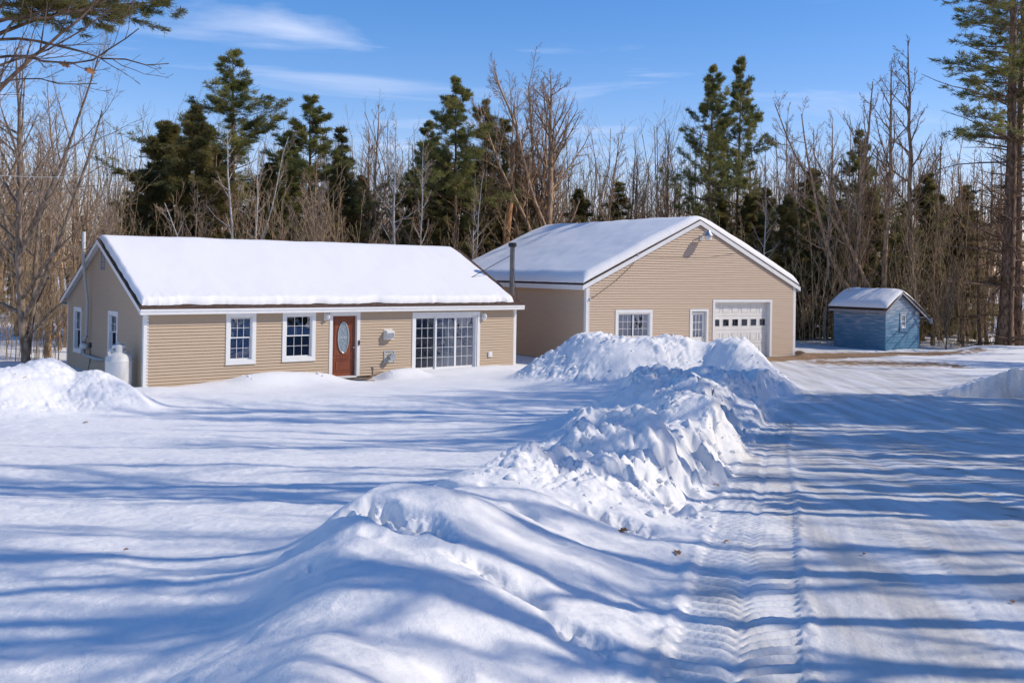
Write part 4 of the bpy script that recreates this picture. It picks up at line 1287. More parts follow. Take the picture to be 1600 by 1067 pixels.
# doormat
dm = A0 + u * 7.0 - v * 0.62
w = MB()
w.box(-0.55, 0.55, -0.25, 0.25, 0.0, 0.03)
for i in range(11): w.box(-0.54 + i * 0.1, -0.50 + i * 0.1, -0.24, 0.24, 0.0305, 0.04)
o = w.build('doormat', M['mat_blue']); o.location = (dm[0], dm[1], zt(dm[0], dm[1]) + 0.02); o.rotation_euler = (R(3), 0, HYAW)
tag(o, 'dark blue ribbed doormat on bare gravel below the red brown front door', 'doormat')

# ================================================================== TREES
def norm(a): return a / np.maximum(np.linalg.norm(a, axis=-1, keepdims=True), 1e-9)


def tubes(paths, rad, k):
    """paths (B,n,3), rad (B,n) -> V, F(quads)"""
    B, n, _ = paths.shape
    tan = norm(np.gradient(paths, axis=1))
    ref = np.where(np.abs(tan[..., 2:3]) < 0.9, np.array([0, 0, 1.0]), np.array([1.0, 0, 0]))
    ref = np.broadcast_to(ref[:, :1], tan.shape)
    a = norm(np.cross(tan, ref)); b = np.cross(tan, a)
    w_ = np.arange(k) * 2 * PI / k
    V = paths[:, :, None] + rad[:, :, None, None] * (a[:, :, None] * np.cos(w_)[None, None, :, None] + b[:, :, None] * np.sin(w_)[None, None, :, None])
    idx = np.arange(B * n * k).reshape(B, n, k)
    i0 = idx[:, :-1]; i1 = idx[:, 1:]
    F = np.stack([i0, np.roll(i0, -1, 2), np.roll(i1, -1, 2), i1], -1).reshape(-1, 4)
    return V.reshape(-1, 3), F


class Geo:
    def __init__(s): s.V = []; s.F = []; s.n = 0

    def add(s, V, F):
        if F.shape[1] == 3: F = np.concatenate([F, F[:, 2:3]], 1)
        s.V.append(V); s.F.append(F + s.n); s.n += len(V)

    def mesh(s, name, mt, smooth=True):
        V = np.vstack(s.V).astype(np.float32); F = np.vstack(s.F)
        me = bpy.data.meshes.new(name)
        tri = F[:, 2] == F[:, 3]
        cnt = np.where(tri, 3, 4)
        mask = np.ones_like(F, bool); mask[tri, 3] = False
        loops = F[mask]
        me.vertices.add(len(V)); me.vertices.foreach_set('co', V.ravel())
        me.loops.add(len(loops)); me.loops.foreach_set('vertex_index', loops.astype(np.int32))
        me.polygons.add(len(F))
        st = np.concatenate([[0], np.cumsum(cnt)[:-1]])
        me.polygons.foreach_set('loop_start', st.astype(np.int32)); me.polygons.foreach_set('loop_total', cnt.astype(np.int32))
        me.update(calc_edges=True)
        if smooth: me.polygons.foreach_set('use_smooth', np.ones(len(F), bool))
        me.materials.append(mt)
        return me


def spawn(paths, rad, rg, nch, t0, t1, ang, lenf, curve_up=0.15, n=5, rr=0.55, wig=0.12, tip=0.25, angj=0.25, lenprof=None, planar=0.0, rmin=0.003):
    """children of every path; returns paths, radii"""
    B, m_, _ = paths.shape
    L = np.linalg.norm(np.diff(paths, axis=1), axis=-1).sum(1)
    t = (np.arange(nch)[None] + rg.uniform(0, 1, (B, nch))) / nch
    t = t0 + (t1 - t0) * t
    f = t * (m_ - 1); k = np.clip(f.astype(int), 0, m_ - 2); fr = f - k
    bi = np.arange(B)[:, None]
    p = paths[bi, k] * (1 - fr[..., None]) + paths[bi, k + 1] * fr[..., None]
    r0 = rad[bi, k] * (1 - fr) + rad[bi, k + 1] * fr
    tan = norm(paths[bi, k + 1] - paths[bi, k])
    az = rg.uniform(0, 2 * PI, (B, nch)) if planar == 0 else np.where(rg.uniform(0, 1, (B, nch)) < 0.5, 0, PI) + rg.normal(0, planar, (B, nch))
    ref = np.where(np.abs(tan[..., 2:3]) < 0.95, np.array([0, 0, 1.0]), np.array([1.0, 0, 0]))
    a = norm(np.cross(tan, ref)); b = np.cross(a, tan)
    side = a * np.cos(az)[..., None] + b * np.sin(az)[..., None]
    an = ang + rg.normal(0, angj, (B, nch)) * ang
    d = norm(tan * np.cos(an)[..., None] + side * np.sin(an)[..., None])
    lp = (1 - 0.65 * t) if lenprof is None else lenprof(t)
    ln = L[:, None] * lenf * lp * rg.uniform(0.65, 1.25, (B, nch))
    P_ = [p]; cur = p; dd = d
    for j in range(n - 1):
        dd = norm(dd + np.array([0, 0, curve_up]) + rg.normal(0, wig, dd.shape))
        cur = cur + dd * (ln / (n - 1))[..., None]
        P_.append(cur)
    out = np.stack(P_, 2).reshape(B * nch, n, 3)
    r_ = np.maximum(r0 * rr, rmin)[..., None] * np.linspace(1, tip, n)[None, None]
    return out, np.maximum(r_.reshape(B * nch, n), rmin)


def trunk_path(rg, H, lean=0.03, wig=0.12, n=12, r0=0.2, top=0.12):
    z = np.linspace(0, 1, n)
    off = np.cumsum(rg.normal(0, wig, (n, 2)) * H / n * 0.35, 0); off -= off[0]
    off += z[:, None] * rg.normal(0, lean * H, (1, 2))
    p = np.stack([off[:, 0], off[:, 1], z * H - 0.3], -1)
    r = r0 * (1 - z) ** 0.8 * (1 - top) + r0 * top
    r[0] *= 1.35
    return p[None], r[None]


def deciduous(seed, H, r0, base=0.35, n1=22, ang=0.6, l1=0.42, n2=9, n3=6, fork=0, up=0.12, barkm='bark', twigm='twig', lean=0.03, tw=0.006, n4=0):
    rg = np.random.default_rng(seed)
    T, C = Geo(), Geo()
    tp_, tr_ = trunk_path(rg, H, lean, r0=r0)
    T.add(*tubes(tp_, tr_, 10))
    mains, mr_ = tp_, tr_
    if fork:
        fp, fr_ = spawn(tp_, tr_, rg, fork, 0.05, 0.42, 0.55, 0.80, curve_up=0.09, n=10, rr=0.72, wig=0.06, lenprof=lambda t: 1 - 0.7 * t)
        T.add(*tubes(fp, fr_, 8))
        l_p, l_r = spawn(fp, fr_, rg, max(8, n1 // 2), 0.25, 1.0, ang, l1, curve_up=up, n=7, rr=0.5, wig=0.09)
        T.add(*tubes(l_p, l_r, 5))
    p1, r1 = spawn(tp_, tr_, rg, n1, base, 1.0, ang, l1, curve_up=up, n=7, rr=0.55, wig=0.09, lenprof=lambda t: (1.15 - t) * (0.35 + 0.65 * np.clip((t - base) / 0.15, 0, 1)))
    T.add(*tubes(p1, r1, 5))
    if fork: p1 = np.concatenate([p1, l_p]); r1 = np.concatenate([r1, l_r])
    p2, r2_ = spawn(p1, r1, rg, n2, 0.15, 1.0, 0.65, 0.45, curve_up=up, n=5, rr=0.55, wig=0.12, rmin=tw)
    C.add(*tubes(p2, r2_, 4))
    p3, r3_ = spawn(p2, r2_, rg, n3, 0.1, 1.0, 0.65, 0.5, curve_up=up * 0.8, n=4, rr=0.6, wig=0.15, rmin=tw * 0.8)
    C.add(*tubes(p3, r3_, 3))
    if n4:
        p4, r4_ = spawn(p3, r3_, rg, n4, 0.2, 1.0, 0.6, 0.55, curve_up=0.05, n=3, rr=0.6, wig=0.15, rmin=tw * 0.7)
        C.add(*tubes(p4, r4_, 3))
    return T.mesh('trunk', M[barkm]), C.mesh('crown', M[twigm])


def needles(pos, dirn, rg, nb, size, width, spreadv=0.65, upb=0.2):
    """tufts of narrow blades at pos (K,3)"""
    K = len(pos)
    d = dirn[:, None] + rg.normal(0, spreadv, (K, nb, 3)) + np.array([0, 0, upb])
    d = norm(d * np.array([1, 1, 0.65]))
    s_ = norm(np.cross(d, rg.normal(0, 1, (K, nb, 3))))
    ln = size * rg.uniform(0.6, 1.3, (K, nb, 1))
    p = pos[:, None] + rg.normal(0, size * 0.25, (K, nb, 3)) * np.array([1.2, 1.2, 0.5])
    a = p - s_ * width * 0.5; b = p + s_ * width * 0.5; c = p + d * ln
    mid = p + d * ln * 0.5
    a2 = mid - s_ * width * 0.6; b2 = mid + s_ * width * 0.6
    V = np.stack([p, b2, c, a2], 2).reshape(-1, 3)
    F = np.arange(len(V)).reshape(-1, 4)
    return V, F


def conifer(seed, H, r0, base=0.3, nb=70, spread=3.2, droop=-0.02, prof=None, nside=9, ntuft=5, tuft=7, size=0.26, width=0.045, nm='needle', ang=1.35, up=0.07, gap=0.25, dead=0, sparse=0.0, barkm='pinebark', jit=0.35, lean=0.02, dens=0.45, per=8):
    rg = np.random.default_rng(seed)
    T, C = Geo(), Geo()
    tp_, tr_ = trunk_path(rg, H, lean, wig=0.05, r0=r0, top=0.04)
    T.add(*tubes(tp_, tr_, 9))
    prof = prof or (lambda q_: (1 - q_) ** 0.75 * (0.55 + 0.45 * np.clip(q_ / 0.25, 0, 1)) + 0.06)
    # whorls
    nwh = max(6, nb // per)
    tt = np.sort(np.repeat(base + (0.985 - base) * np.linspace(0, 1, nwh) ** 0.75, per) + rg.normal(0, 0.007, nwh * per))
    tt = np.clip(tt, 0.02, 0.99)
    q_ = (tt - base) / (1 - base)
    ln = spread * prof(np.clip(q_, 0, 1)) * rg.uniform(1 - jit, 1 + jit, len(tt))
    whf = np.repeat(rg.uniform(0.7, 1.12, nwh), per); ln = ln * whf
    az = rg.uniform(0, 2 * PI, len(tt)); 
    f = tt * (tp_.shape[1] - 1); k = f.astype(int); fr_ = f - k
    p = tp_[0, k] * (1 - fr_[:, None]) + tp_[0, np.minimum(k + 1, tp_.shape[1] - 1)] * fr_[:, None]
    el = (PI / 2 - ang) + 0.55 * np.clip(q_, 0, 1) ** 2.0
    d = np.stack([np.cos(az) * np.cos(el), np.sin(az) * np.cos(el), np.sin(el)], -1)
    P_ = [p]; cur = p; n = 7
    for j in range(n - 1):
        d = norm(d + np.array([0, 0, droop + up * j / n]) + rg.normal(0, 0.06, d.shape))
        cur = cur + d * (ln / (n - 1))[:, None]; P_.append(cur)
    bp = np.stack(P_, 1); br = np.maximum(r0 * 0.22 * (1 - tt)[:, None] + 0.012, 0.012) * np.linspace(1, 0.25, n)[None]
    T.add(*tubes(bp, br, 4))
    live = rg.uniform(0, 1, len(tt)) > sparse
    bp = bp[live]; br = br[live]
    sp_, sr_ = spawn(bp, br, rg, nside, gap, 1.0, 0.85, 0.42, curve_up=0.03, n=4, rr=0.5, wig=0.10, planar=0.45, rmin=0.006, lenprof=lambda t: 1.15 - 0.7 * t)
    sl_ = np.linalg.norm(sp_[:, -1] - sp_[:, 0], axis=1)
    kp = rg.uniform(0, 1, len(sp_)) < np.clip(sl_ / dens, 0.3, 1)
    sp_ = sp_[kp]; sr_ = sr_[kp]
    # tufts along side branches
    B = len(sp_)
    t = rg.uniform(0.2, 1.0, (B, ntuft)) ** 0.8; f = t * 3; k = np.clip(f.astype(int), 0, 2); fr_ = (f - k)[..., None]
    bi = np.arange(B)[:, None]
    pos = sp_[bi, k] * (1 - fr_) + sp_[bi, k + 1] * fr_
    dr = norm(sp_[bi, k + 1] - sp_[bi, k])
    V, F = needles(pos.reshape(-1, 3), dr.reshape(-1, 3), rg, tuft, size, width)
    N_ = Geo(); N_.add(V, F)
    # needles and twigs share the crown; twigs go with the trunk mesh
    T.add(*tubes(sp_, sr_, 3))
    if dead:
        dp, dr_ = spawn(tp_, tr_, rg, dead, 0.12, base, 1.4, 0.13, curve_up=-0.03, n=4, rr=0.2, wig=0.1, rmin=0.01, lenprof=lambda t: 1 + 0 * t)
        T.add(*tubes(dp, dr_, 4))
        dp2, dr2 = spawn(dp, dr_, rg, 5, 0.3, 1.0, 0.8, 0.4, curve_up=0.0, n=3, rr=0.5, rmin=0.006)
        T.add(*tubes(dp2, dr2, 3))
    return T.mesh('trunk', M[barkm]), N_.mesh('crown', M[nm], False)


# prototypes: name -> (trunk mesh, crown mesh, height)
PR = {}
for i in range(5):
    PR['thin%d' % i] = (*deciduous(100 + i, 14, 0.14, base=0.38, n1=20, ang=0.75, l1=0.30, n2=7, n3=5, up=0.09, lean=0.05, tw=0.006, n4=3), 14)
for i in range(2):
    PR['tall%d' % i] = (*deciduous(130 + i, 15, 0.19, base=0.42, n1=18, ang=0.85, l1=0.36, n2=7, n3=5, fork=1 + i, up=0.10, tw=0.006, n4=3), 15)
PR['oak'] = (*deciduous(151, 15, 0.27, base=0.30, n1=30, ang=0.75, l1=0.44, n2=10, n3=7, fork=4, up=0.11, tw=0.005, n4=3), 15)
PR['leftmaple'] = (*deciduous(163, 13, 0.17, base=0.12, n1=20, ang=0.85, l1=0.55, n2=8, n3=6, fork=5, up=0.07, barkm='bark_tan', twigm='twig_tan', tw=0.0045), 13)
for i in range(2):
    PR['birch%d' % i] = (*deciduous(170 + i, 12, 0.10, base=0.4, n1=18, ang=0.8, l1=0.28, n2=7, n3=5, fork=2*i, up=0.08, barkm='birch', twigm='twig', lean=0.05, tw=0.006, n4=2), 12)
PR['sapling'] = (*deciduous(180, 7, 0.05, base=0.15, n1=16, ang=0.6, l1=0.45, n2=7, n3=4, fork=5, up=0.10, barkm='bark_tan', twigm='twig_tan', lean=0.05, tw=0.006), 7)
wpine = lambda q_: 1.1 * (1 - q_) ** 0.95 * (0.45 + 0.55 * np.clip(q_ / 0.3, 0, 1)) + 0.05
PR['pine0'] = (*conifer(200, 17, 0.26, base=0.30, nb=98, spread=5.2, sparse=0.2, jit=0.5, per=6, prof=wpine, nside=13, ntuft=8, tuft=10, size=0.27, width=0.024, dead=24), 17)
PR['pine1'] = (*conifer(201, 17, 0.24, base=0.36, nb=91, spread=4.5, jit=0.5, per=6, prof=wpine, nside=13, ntuft=8, tuft=10, size=0.27, width=0.024, dead=26, sparse=0.22), 17)
PR['pine2'] = (*conifer(202, 15, 0.20, base=0.22, nb=84, spread=4.2, jit=0.5, per=6, prof=wpine, nside=13, ntuft=8, tuft=10, size=0.25, width=0.024, dead=14, sparse=0.2), 15)
PR['bigpine'] = (*conifer(205, 25, 0.40, base=0.46, nb=104, spread=5.0, prof=lambda q_: 0.75 + 0.25 * np.sin(q_ * 3) - 0.6 * q_ ** 3, nside=10, ntuft=8, tuft=10, size=0.28, width=0.028, dead=40, sparse=0.34, up=0.08, dens=0.35, jit=0.55), 25)
PR['hemlock0'] = (*conifer(210, 12, 0.2, base=0.05, nb=130, spread=3.1, prof=lambda q_: (1 - q_) ** 0.7 + 0.05, nside=12, ntuft=11, tuft=9, size=0.22, width=0.026, nm='needle_d', droop=-0.05, up=0.05, dens=0.2, per=5), 12)
PR['hemlock1'] = (*conifer(211, 11, 0.16, base=0.08, nb=110, spread=2.3, prof=lambda q_: (1 - q_) ** 0.75 + 0.05, nside=12, ntuft=10, tuft=9, size=0.22, width=0.026, nm='needle_d', droop=-0.05, up=0.03, dens=0.2, per=5), 11)
PR['deadspruce'] = (*conifer(220, 13, 0.15, base=0.06, nb=90, spread=2.6, prof=lambda q_: (1 - q_) ** 0.7 + 0.04, nside=8, ntuft=3, tuft=4, size=0.16, width=0.03, nm='needle_b', droop=-0.09, up=0.16, sparse=0.35), 13)
PR['smallspruce'] = (*conifer(221, 9, 0.12, base=0.05, nb=90, spread=1.9, prof=lambda q_: (1 - q_) ** 0.9 + 0.03, nside=8, ntuft=6, tuft=7, size=0.22, width=0.0265, nm='needle_d', droop=-0.02, dens=0.2, per=5), 9)


def tree(kind, px, dist, top=None, label='', cat='tree', name='tree', group=None, rz=None, H=None, wid=1.0, x=None, lean=0.0, trunk_mat=None):
    tm, cm, h0 = PR[kind]
    X = (px - 800) / FPX * dist if x is None else x
    # account for roll
    if x is None: X = float(at(px, 540, dist)[0])
    Zb = 0.0 if dist > 27 else float(gz(dist))
    if H is None: H = float(at(px, top, dist)[2]) - Zb
    s_ = H / h0
    e = empty(name, (X, dist, Zb - 0.05), random.uniform(0, 2 * PI) if rz is None else rz, label, cat, group)
    e.scale = (s_ * wid, s_ * wid, s_)
    if lean: e.rotation_euler[1] = lean; e.rotation_euler[2] = rz or 0
    for nme, me in (('trunk', tm), ('crown', cm)):
        if me is None: continue
        o_ = bpy.data.objects.new(nme, me); col.objects.link(o_); o_.parent = e
    return e


T_ = tree
T_('leftmaple', 48, 33, 60, 'wide tan many stemmed bare tree left of the long house', 'bare tree', 'maple_tree', rz=2.2, wid=1.0)
T_('leftmaple', -60, 36, 150, 'tan bare tree cut by the left picture edge, behind the snow pile', 'bare tree', 'maple_tree', rz=2.9)
T_('thin2', 105, 46, 120, 'slender bare tree behind the wide tan tree on the left', 'bare tree', 'bare_tree')
T_('hemlock0', 258, 52, 185, 'dark dense hemlock behind the left end of the long house roof', 'evergreen tree', 'hemlock_tree', wid=1.15)
T_('hemlock1', 225, 50, 262, 'shorter blue green hemlock at the outer left side of the evergreens', 'evergreen tree', 'hemlock_tree', wid=1.25)
T_('hemlock1', 305, 50, 162, 'olive brown hemlock in front of the tallest pine behind the house', 'evergreen tree', 'hemlock_tree', wid=1.0)
T_('pine0', 358, 56, 74, 'tallest bushy pine rising behind the long house', 'pine tree', 'pine_tree', rz=1.0, wid=1.05)
T_('birch1', 372, 48.5, 195, 'white stemmed birch clump against the tallest pine', 'birch tree', 'birch_tree')
T_('birch0', 398, 49.5, 215, 'thin leaning white birch right of the birch clump', 'birch tree', 'birch_tree')
T_('pine2', 482, 56, 146, 'rounded green pine between the tallest pine and the bare saplings', 'pine tree', 'pine_tree', wid=1.05)
T_('pine2', 440, 60, 200, 'shorter pine filling in beside the tallest pine', 'pine tree', 'pine_tree', wid=1.1)
T_('smallspruce', 536, 58, 192, 'narrow blue green spruce right of the rounded pine', 'evergreen tree', 'spruce_tree', wid=0.9)
T_('birch0', 607, 52, 175, 'bright white birch standing just left of the tall twin pines', 'birch tree', 'birch_tree', rz=0.3)
T_('thin0', 592, 55, 150, 'tall bare tree with upright limbs behind the bright white birch', 'bare tree', 'bare_tree')
T_('thin3', 575, 57, 190, 'bare tree left of the bright white birch', 'bare tree', 'bare_tree')
T_('birch0', 657, 51, 205, 'straight single stem white birch in front of the twin pines', 'birch tree', 'birch_tree', rz=2.0, wid=0.8)
T_('pine1', 712, 55, 118, 'taller of the dark twin pines in the middle of the woods', 'pine tree', 'pine_tree', rz=0.4, wid=0.82)
T_('pine1', 746, 58, 150, 'lower right one of the dark twin pines', 'pine tree', 'pine_tree', rz=3.2, wid=0.7)
T_('pine2', 660, 60, 185, 'thin topped pine left of the dark twin pines', 'pine tree', 'pine_tree', wid=0.85)
T_('pine2', 783, 60, 180, 'loose pine between the twin pines and the big bare tree', 'pine tree', 'pine_tree', wid=0.95)
T_('oak', 858, 58, 106, 'largest bare spreading tree above the left slope of the garage roof', 'bare tree', 'maple_tree', rz=0.9, wid=1.0)
T_('tall0', 845, 60, 140, 'bare tree with dark trunk crowded beside the largest spreading tree', 'bare tree', 'bare_tree')
T_('thin4', 932, 62, 200, 'small bare tree right of the largest spreading tree', 'bare tree', 'bare_tree')
T_('thin1', 975, 66, 222, 'bare tree above the middle of the garage roof', 'bare tree', 'bare_tree')
T_('smallspruce', 958, 72, 278, 'lone dark spruce peeking above the garage roof', 'evergreen tree', 'spruce_tree', wid=1.4)
T_('pine1', 1102, 66, 100, 'left one of the pine pair behind the garage peak', 'pine tree', 'pine_tree', rz=1.3, wid=0.66)
T_('pine2', 1146, 68, 84, 'yellower taller right one of the pine pair behind the garage peak', 'pine tree', 'pine_tree', rz=4.0, wid=0.62)
T_('thin2', 1040, 70, 205, 'bare tree just left of the pine pair', 'bare tree', 'bare_tree')
T_('thin0', 1068, 72, 240, 'low bare tree under the pine pair', 'bare tree', 'bare_tree')
T_('birch0', 1222, 62, 160, 'white birch above the right slope of the garage roof', 'birch tree', 'birch_tree', rz=1.0)
T_('hemlock1', 1198, 70, 290, 'dark evergreen behind the right slope of the garage roof', 'evergreen tree', 'hemlock_tree')
T_('hemlock0', 1262, 66, 260, 'broad olive evergreen between garage and shed', 'evergreen tree', 'hemlock_tree', wid=0.85)
T_('pine2', 1338, 68, 200, 'small pine with open crown behind the shed', 'pine tree', 'pine_tree', wid=0.7)
T_('tall1', 1328, 57, 118, 'curving bare tree rising behind the left side of the shed', 'bare tree', 'bare_tree', rz=0.5)
T_('tall0', 1380, 57, 84, 'darkest straight bare tree rising behind the blue shed', 'bare tree', 'bare_tree', rz=2.2, wid=0.9)
T_('thin1', 1432, 56, 60, 'slim tall bare tree right behind the shed', 'bare tree', 'bare_tree', rz=1.2, wid=1.1)
T_('hemlock1', 1440, 64, 268, 'olive evergreen right of the shed', 'evergreen tree', 'hemlock_tree')
T_('bigpine', 1568, 54, -190, 'tallest pine with huge dark trunk at the right picture edge', 'pine tree', 'pine_tree', rz=0.0)
T_('bigpine', 1590, 56, -120, 'second tall pine trunk just right of the huge dark one', 'pine tree', 'pine_tree', rz=2.6, wid=0.8)
T_('deadspruce', 1532, 54.5, 290, 'half bare spruce with drooping rusty boughs beside the huge pine trunk', 'evergreen tree', 'spruce_tree', wid=1.15)
T_('deadspruce', 1578, 53.5, 60, 'rusty dying young tree in front of the huge pine trunk', 'evergreen tree', 'spruce_tree', wid=0.45)
for px, d, top, lb in ((1500, 60, 330, 'green evergreen in the gap between shed and huge pine'), (1470, 66, 300, 'tall olive evergreen behind the leafless shrub right of the shed'), (1290, 60, 330, 'olive evergreen close behind the left edge of the shed'), (1240, 64, 350, 'low olive evergreen beside the right eave of the garage')):
    T_('hemlock1', px, d, top, lb, 'evergreen tree', 'hemlock_tree')
for k, (px, d, top) in enumerate(((332, 54, 225), (412, 56, 250), (452, 54, 262), (528, 55, 255), (560, 60, 270), (640, 58, 262), (688, 56, 240), (735, 57, 250), (800, 60, 262), (205, 53, 300), (1225, 60, 300), (1270, 62, 285), (1312, 60, 310), (1350, 62, 290), (1405, 60, 315), (1165, 66, 300), (1120, 68, 310))):
    T_(['hemlock0', 'hemlock1', 'pine2'][k % 3], px, d, top, 'small dark evergreen half hidden among the bare trees of the woods', 'evergreen tree', 'hemlock_tree', 'small evergreens hidden in the woods', wid=0.95)
# broken snag
w = MB(); sg = at(783, 540, 56)
hs = float(at(785, 288, 56)[2])
w.tube([(0, 0, -0.3), (0.08, 0, hs * .4), (0.22, 0, hs * 0.7), (0.40, 0, hs * 0.88)], [0.28, 0.22, 0.20, 0.16], 12)
snag = empty('tree_snag', (sg[0], 56, 0), 0, 'broken dead trunk stripped to orange wood behind the house', 'dead tree')
w.build('trunk', M['snagbark'], snag, True)
w = MB(); w.tube([(0.32, 0, hs * 0.8), (0.42, 0.0, hs * 0.9), (0.50, 0, hs * 1.0)], [0.17, 0.15, 0.03], 8)
w.build('broken_top', M['pinebark'], snag)

# filler woods: individual trees nothing in the photo tells apart
rgf = np.random.default_rng(55)
fk = ['thin0', 'thin1', 'thin2', 'thin3', 'thin4', 'thin0', 'thin3', 'tall0']
def crown_limit(px):
    # skyline (photo px) that filler crowns stay under
    xs = [-200, 0, 120, 200, 330, 560, 640, 800, 880, 960, 1040, 1200, 1300, 1460, 1600, 1800]
    yv = [150, 150, 230, 300, 235, 230, 210, 220, 250, 260, 250, 230, 190, 230, 250, 230]
    return float(np.interp(px, xs, yv))
for i in range(150):
    px = rgf.uniform(-120, 1720)
    dmin = 47 if px < 560 else (54 if px < 800 else (62 if px < 1240 else 55))
    if px < 150: dmin = 38
    dist = dmin + rgf.uniform(1, 24)
    top = crown_limit(px) - 15 + abs(rgf.normal(0, 50))
    T_(fk[rgf.integers(len(fk))], px, dist, top, 'slender bare grey brown tree standing in the woods behind the buildings', 'bare tree', 'bare_tree', 'slender bare trees of the woods', wid=rgf.uniform(0.8, 1.1))
for i in range(14):
    px = [20, 130, 640, 690, 760, 820, 905, 1180, 1290, 1310, 1400, 1485, 1500, 1650][i]
    T_(['hemlock1', 'smallspruce', 'hemlock0'][i % 3], px, rgf.uniform(62, 78), 300 + rgf.uniform(-25, 40), 'small dark evergreen half hidden among the bare trees of the woods', 'evergreen tree', 'hemlock_tree', 'small evergreens hidden in the woods')
for i in range(10):
    px = [170, 330, 420, 520, 566, 735, 1190, 1245, 1290, 1700][i]
    T_('birch%d' % (i % 2), px, rgf.uniform(50, 66) + (8 if 800 < px < 1300 else 0), crown_limit(px) + 40, 'thin pale birch among the bare trees of the woods', 'birch tree', 'birch_tree', 'thin pale birches in the woods')

# ---- undergrowth (stuff): saplings and brush
def brush_mesh(name, n, mt, place, hh, seed, nb=7, rad=0.012, lab=''):
    rg = np.random.default_rng(seed)
    X_, Y_, S_ = place(rg, n)
    H_ = hh(rg, n) * S_
    nn = 6
    zz_ = np.linspace(0, 1, nn)
    ln = rg.normal(0, 0.10, (n, 2))
    base = np.stack([X_, Y_, np.where(Y_ < 27, gz(Y_), 0.0) - 0.2], -1)
    pth = base[:, None] + np.stack([ln[:, :1] * zz_ ** 1.3 * H_[:, None] + rg.normal(0, .04, (n, nn)) * H_[:, None] * .3, ln[:, 1:] * zz_ ** 1.3 * H_[:, None] + rg.normal(0, .04, (n, nn)) * H_[:, None] * .3, zz_ * H_[:, None]], -1)
    r_ = (rad * (H_ / 4))[:, None] * np.linspace(1, 0.3, nn)[None]
    G_ = Geo(); G_.add(*tubes(pth, np.maximum(r_, 0.008), 3))
    p1, q1 = spawn(pth, r_, rg, nb, 0.15, 1.0, 0.55, 0.42, curve_up=0.12, n=4, rr=0.6, wig=0.12, rmin=0.007)
    G_.add(*tubes(p1, q1, 3))
    p2, q2 = spawn(p1, q1, rg, 5, 0.15, 1.0, 0.6, 0.5, curve_up=0.08, n=3, rr=0.7, wig=0.15, rmin=0.006)
    G_.add(*tubes(p2, q2, 3))
    me = G_.mesh(name, mt)
    o_ = bpy.data.objects.new(name, me); col.objects.link(o_)
    return tag(o_, lab, 'undergrowth', None, 'stuff')


def pl_near(rg, n):
    px = rg.uniform(-200, 1800, n)
    dm = np.where(px < 110, 37.5, np.where(px < 560, 46.0, np.where(px < 800, 53.0, np.where(px < 1240, 60.0, 54.5))))
    d = dm + rg.exponential(3.5, n)
    return (px - 800) / FPX * d, d, np.where(px < 110, 1.1, 1.0)
brush_mesh('undergrowth', 950, M['brush'], pl_near, lambda rg, n: 2.0 + 6.3 * rg.uniform(0, 1, n) ** 1.6, 301, lab='dry tan saplings and brush along the edge of the woods')


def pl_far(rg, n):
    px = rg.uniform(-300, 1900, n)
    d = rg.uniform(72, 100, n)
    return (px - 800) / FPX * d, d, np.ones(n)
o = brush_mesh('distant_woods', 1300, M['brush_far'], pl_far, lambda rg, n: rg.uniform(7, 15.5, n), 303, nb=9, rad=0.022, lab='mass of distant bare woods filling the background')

# saplings right by the houses
for px, d, top, lb in ((470, 47.5, 255, 'multi stemmed tan sapling against the rounded pine'), (300, 46.5, 268, 'tan leafless shrub poking above the left part of the house roof'), (520, 49, 268, 'tan leafless sapling above the middle of the house roof'),
                   (1478, 54, 390, 'tan leafless shrub right of the blue shed'), (120, 40, 290, 'pale leafless sapling close to the left end of the house')):
    T_('sapling', px, d, top, lb, 'sapling', 'sapling')

# ---- near branches intruding at top left: one bare tree and one pine just outside the frame
near = empty('near_bare_tree', (-8.6, 12.0, float(gz(12.0)) - 0.05), 0, 'dark bare branches of a close tree reaching in at the top left', 'bare tree')
rgn = np.random.default_rng(400)
def wp(lst, dist0, dist1):
    n = len(lst); return [at(px, py, dist0 + (dist1 - dist0) * i / (n - 1)) for i, (px, py) in enumerate(lst)]
limbs = [
    (wp([(-330, 420), (-160, 300), (0, 138), (50, 90), (110, 40), (190, -30)], 12, 13), 0.045),
    (wp([(-330, 330), (-160, 120), (0, 55), (75, 60), (150, 90), (215, 102), (262, 98)], 12, 12.5), 0.028),
    (wp([(-330, 250), (-120, 130), (0, 80), (55, 88), (110, 112), (168, 84), (218, 42)], 12, 11.5), 0.022),
    (wp([(-330, 180), (-100, 40), (0, 25), (70, 30), (140, 15), (200, -20)], 12, 12.5), 0.022),
    (wp([(-330, 380), (-160, 160), (0, 98), (80, 80), (130, 50), (175, 10)], 12, 11.2), 0.020),
    (wp([(-330, 420), (-120, 250), (0, 118), (60, 122), (100, 135), (150, 130)], 12, 12.3), 0.015),
]
T2, C2 = Geo(), Geo()
def resample(pts, n):
    pts = np.array(pts); L = np.concatenate([[0], np.cumsum(np.linalg.norm(np.diff(pts, axis=0), axis=1))])
    t = np.linspace(0, L[-1], n); q_ = np.stack([np.interp(t, L, pts[:, i]) for i in range(3)], -1)
    for _ in range(3): q_[1:-1] = 0.5 * q_[1:-1] + 0.25 * (q_[:-2] + q_[2:])
    return q_
Lp = np.stack([resample(p, 22) for p, r in limbs]); Lr = np.stack([np.linspace(r * 1.5, 0.006, 22) for p, r in limbs])
Lp = Lp + rgn.normal(0, 0.012, Lp.shape)
T2.add(*tubes(Lp, Lr, 6))
tq = np.array([[(-8.6, 12.0, 0.9), (-8.6, 12, 3.5), (-8.5, 12, 6), (-8.4, 12.1, 9), (-8.4, 12, 13)]], float)
T2.add(*tubes(tq, np.array([[0.2, 0.17, 0.15, 0.1, 0.04]]), 10))
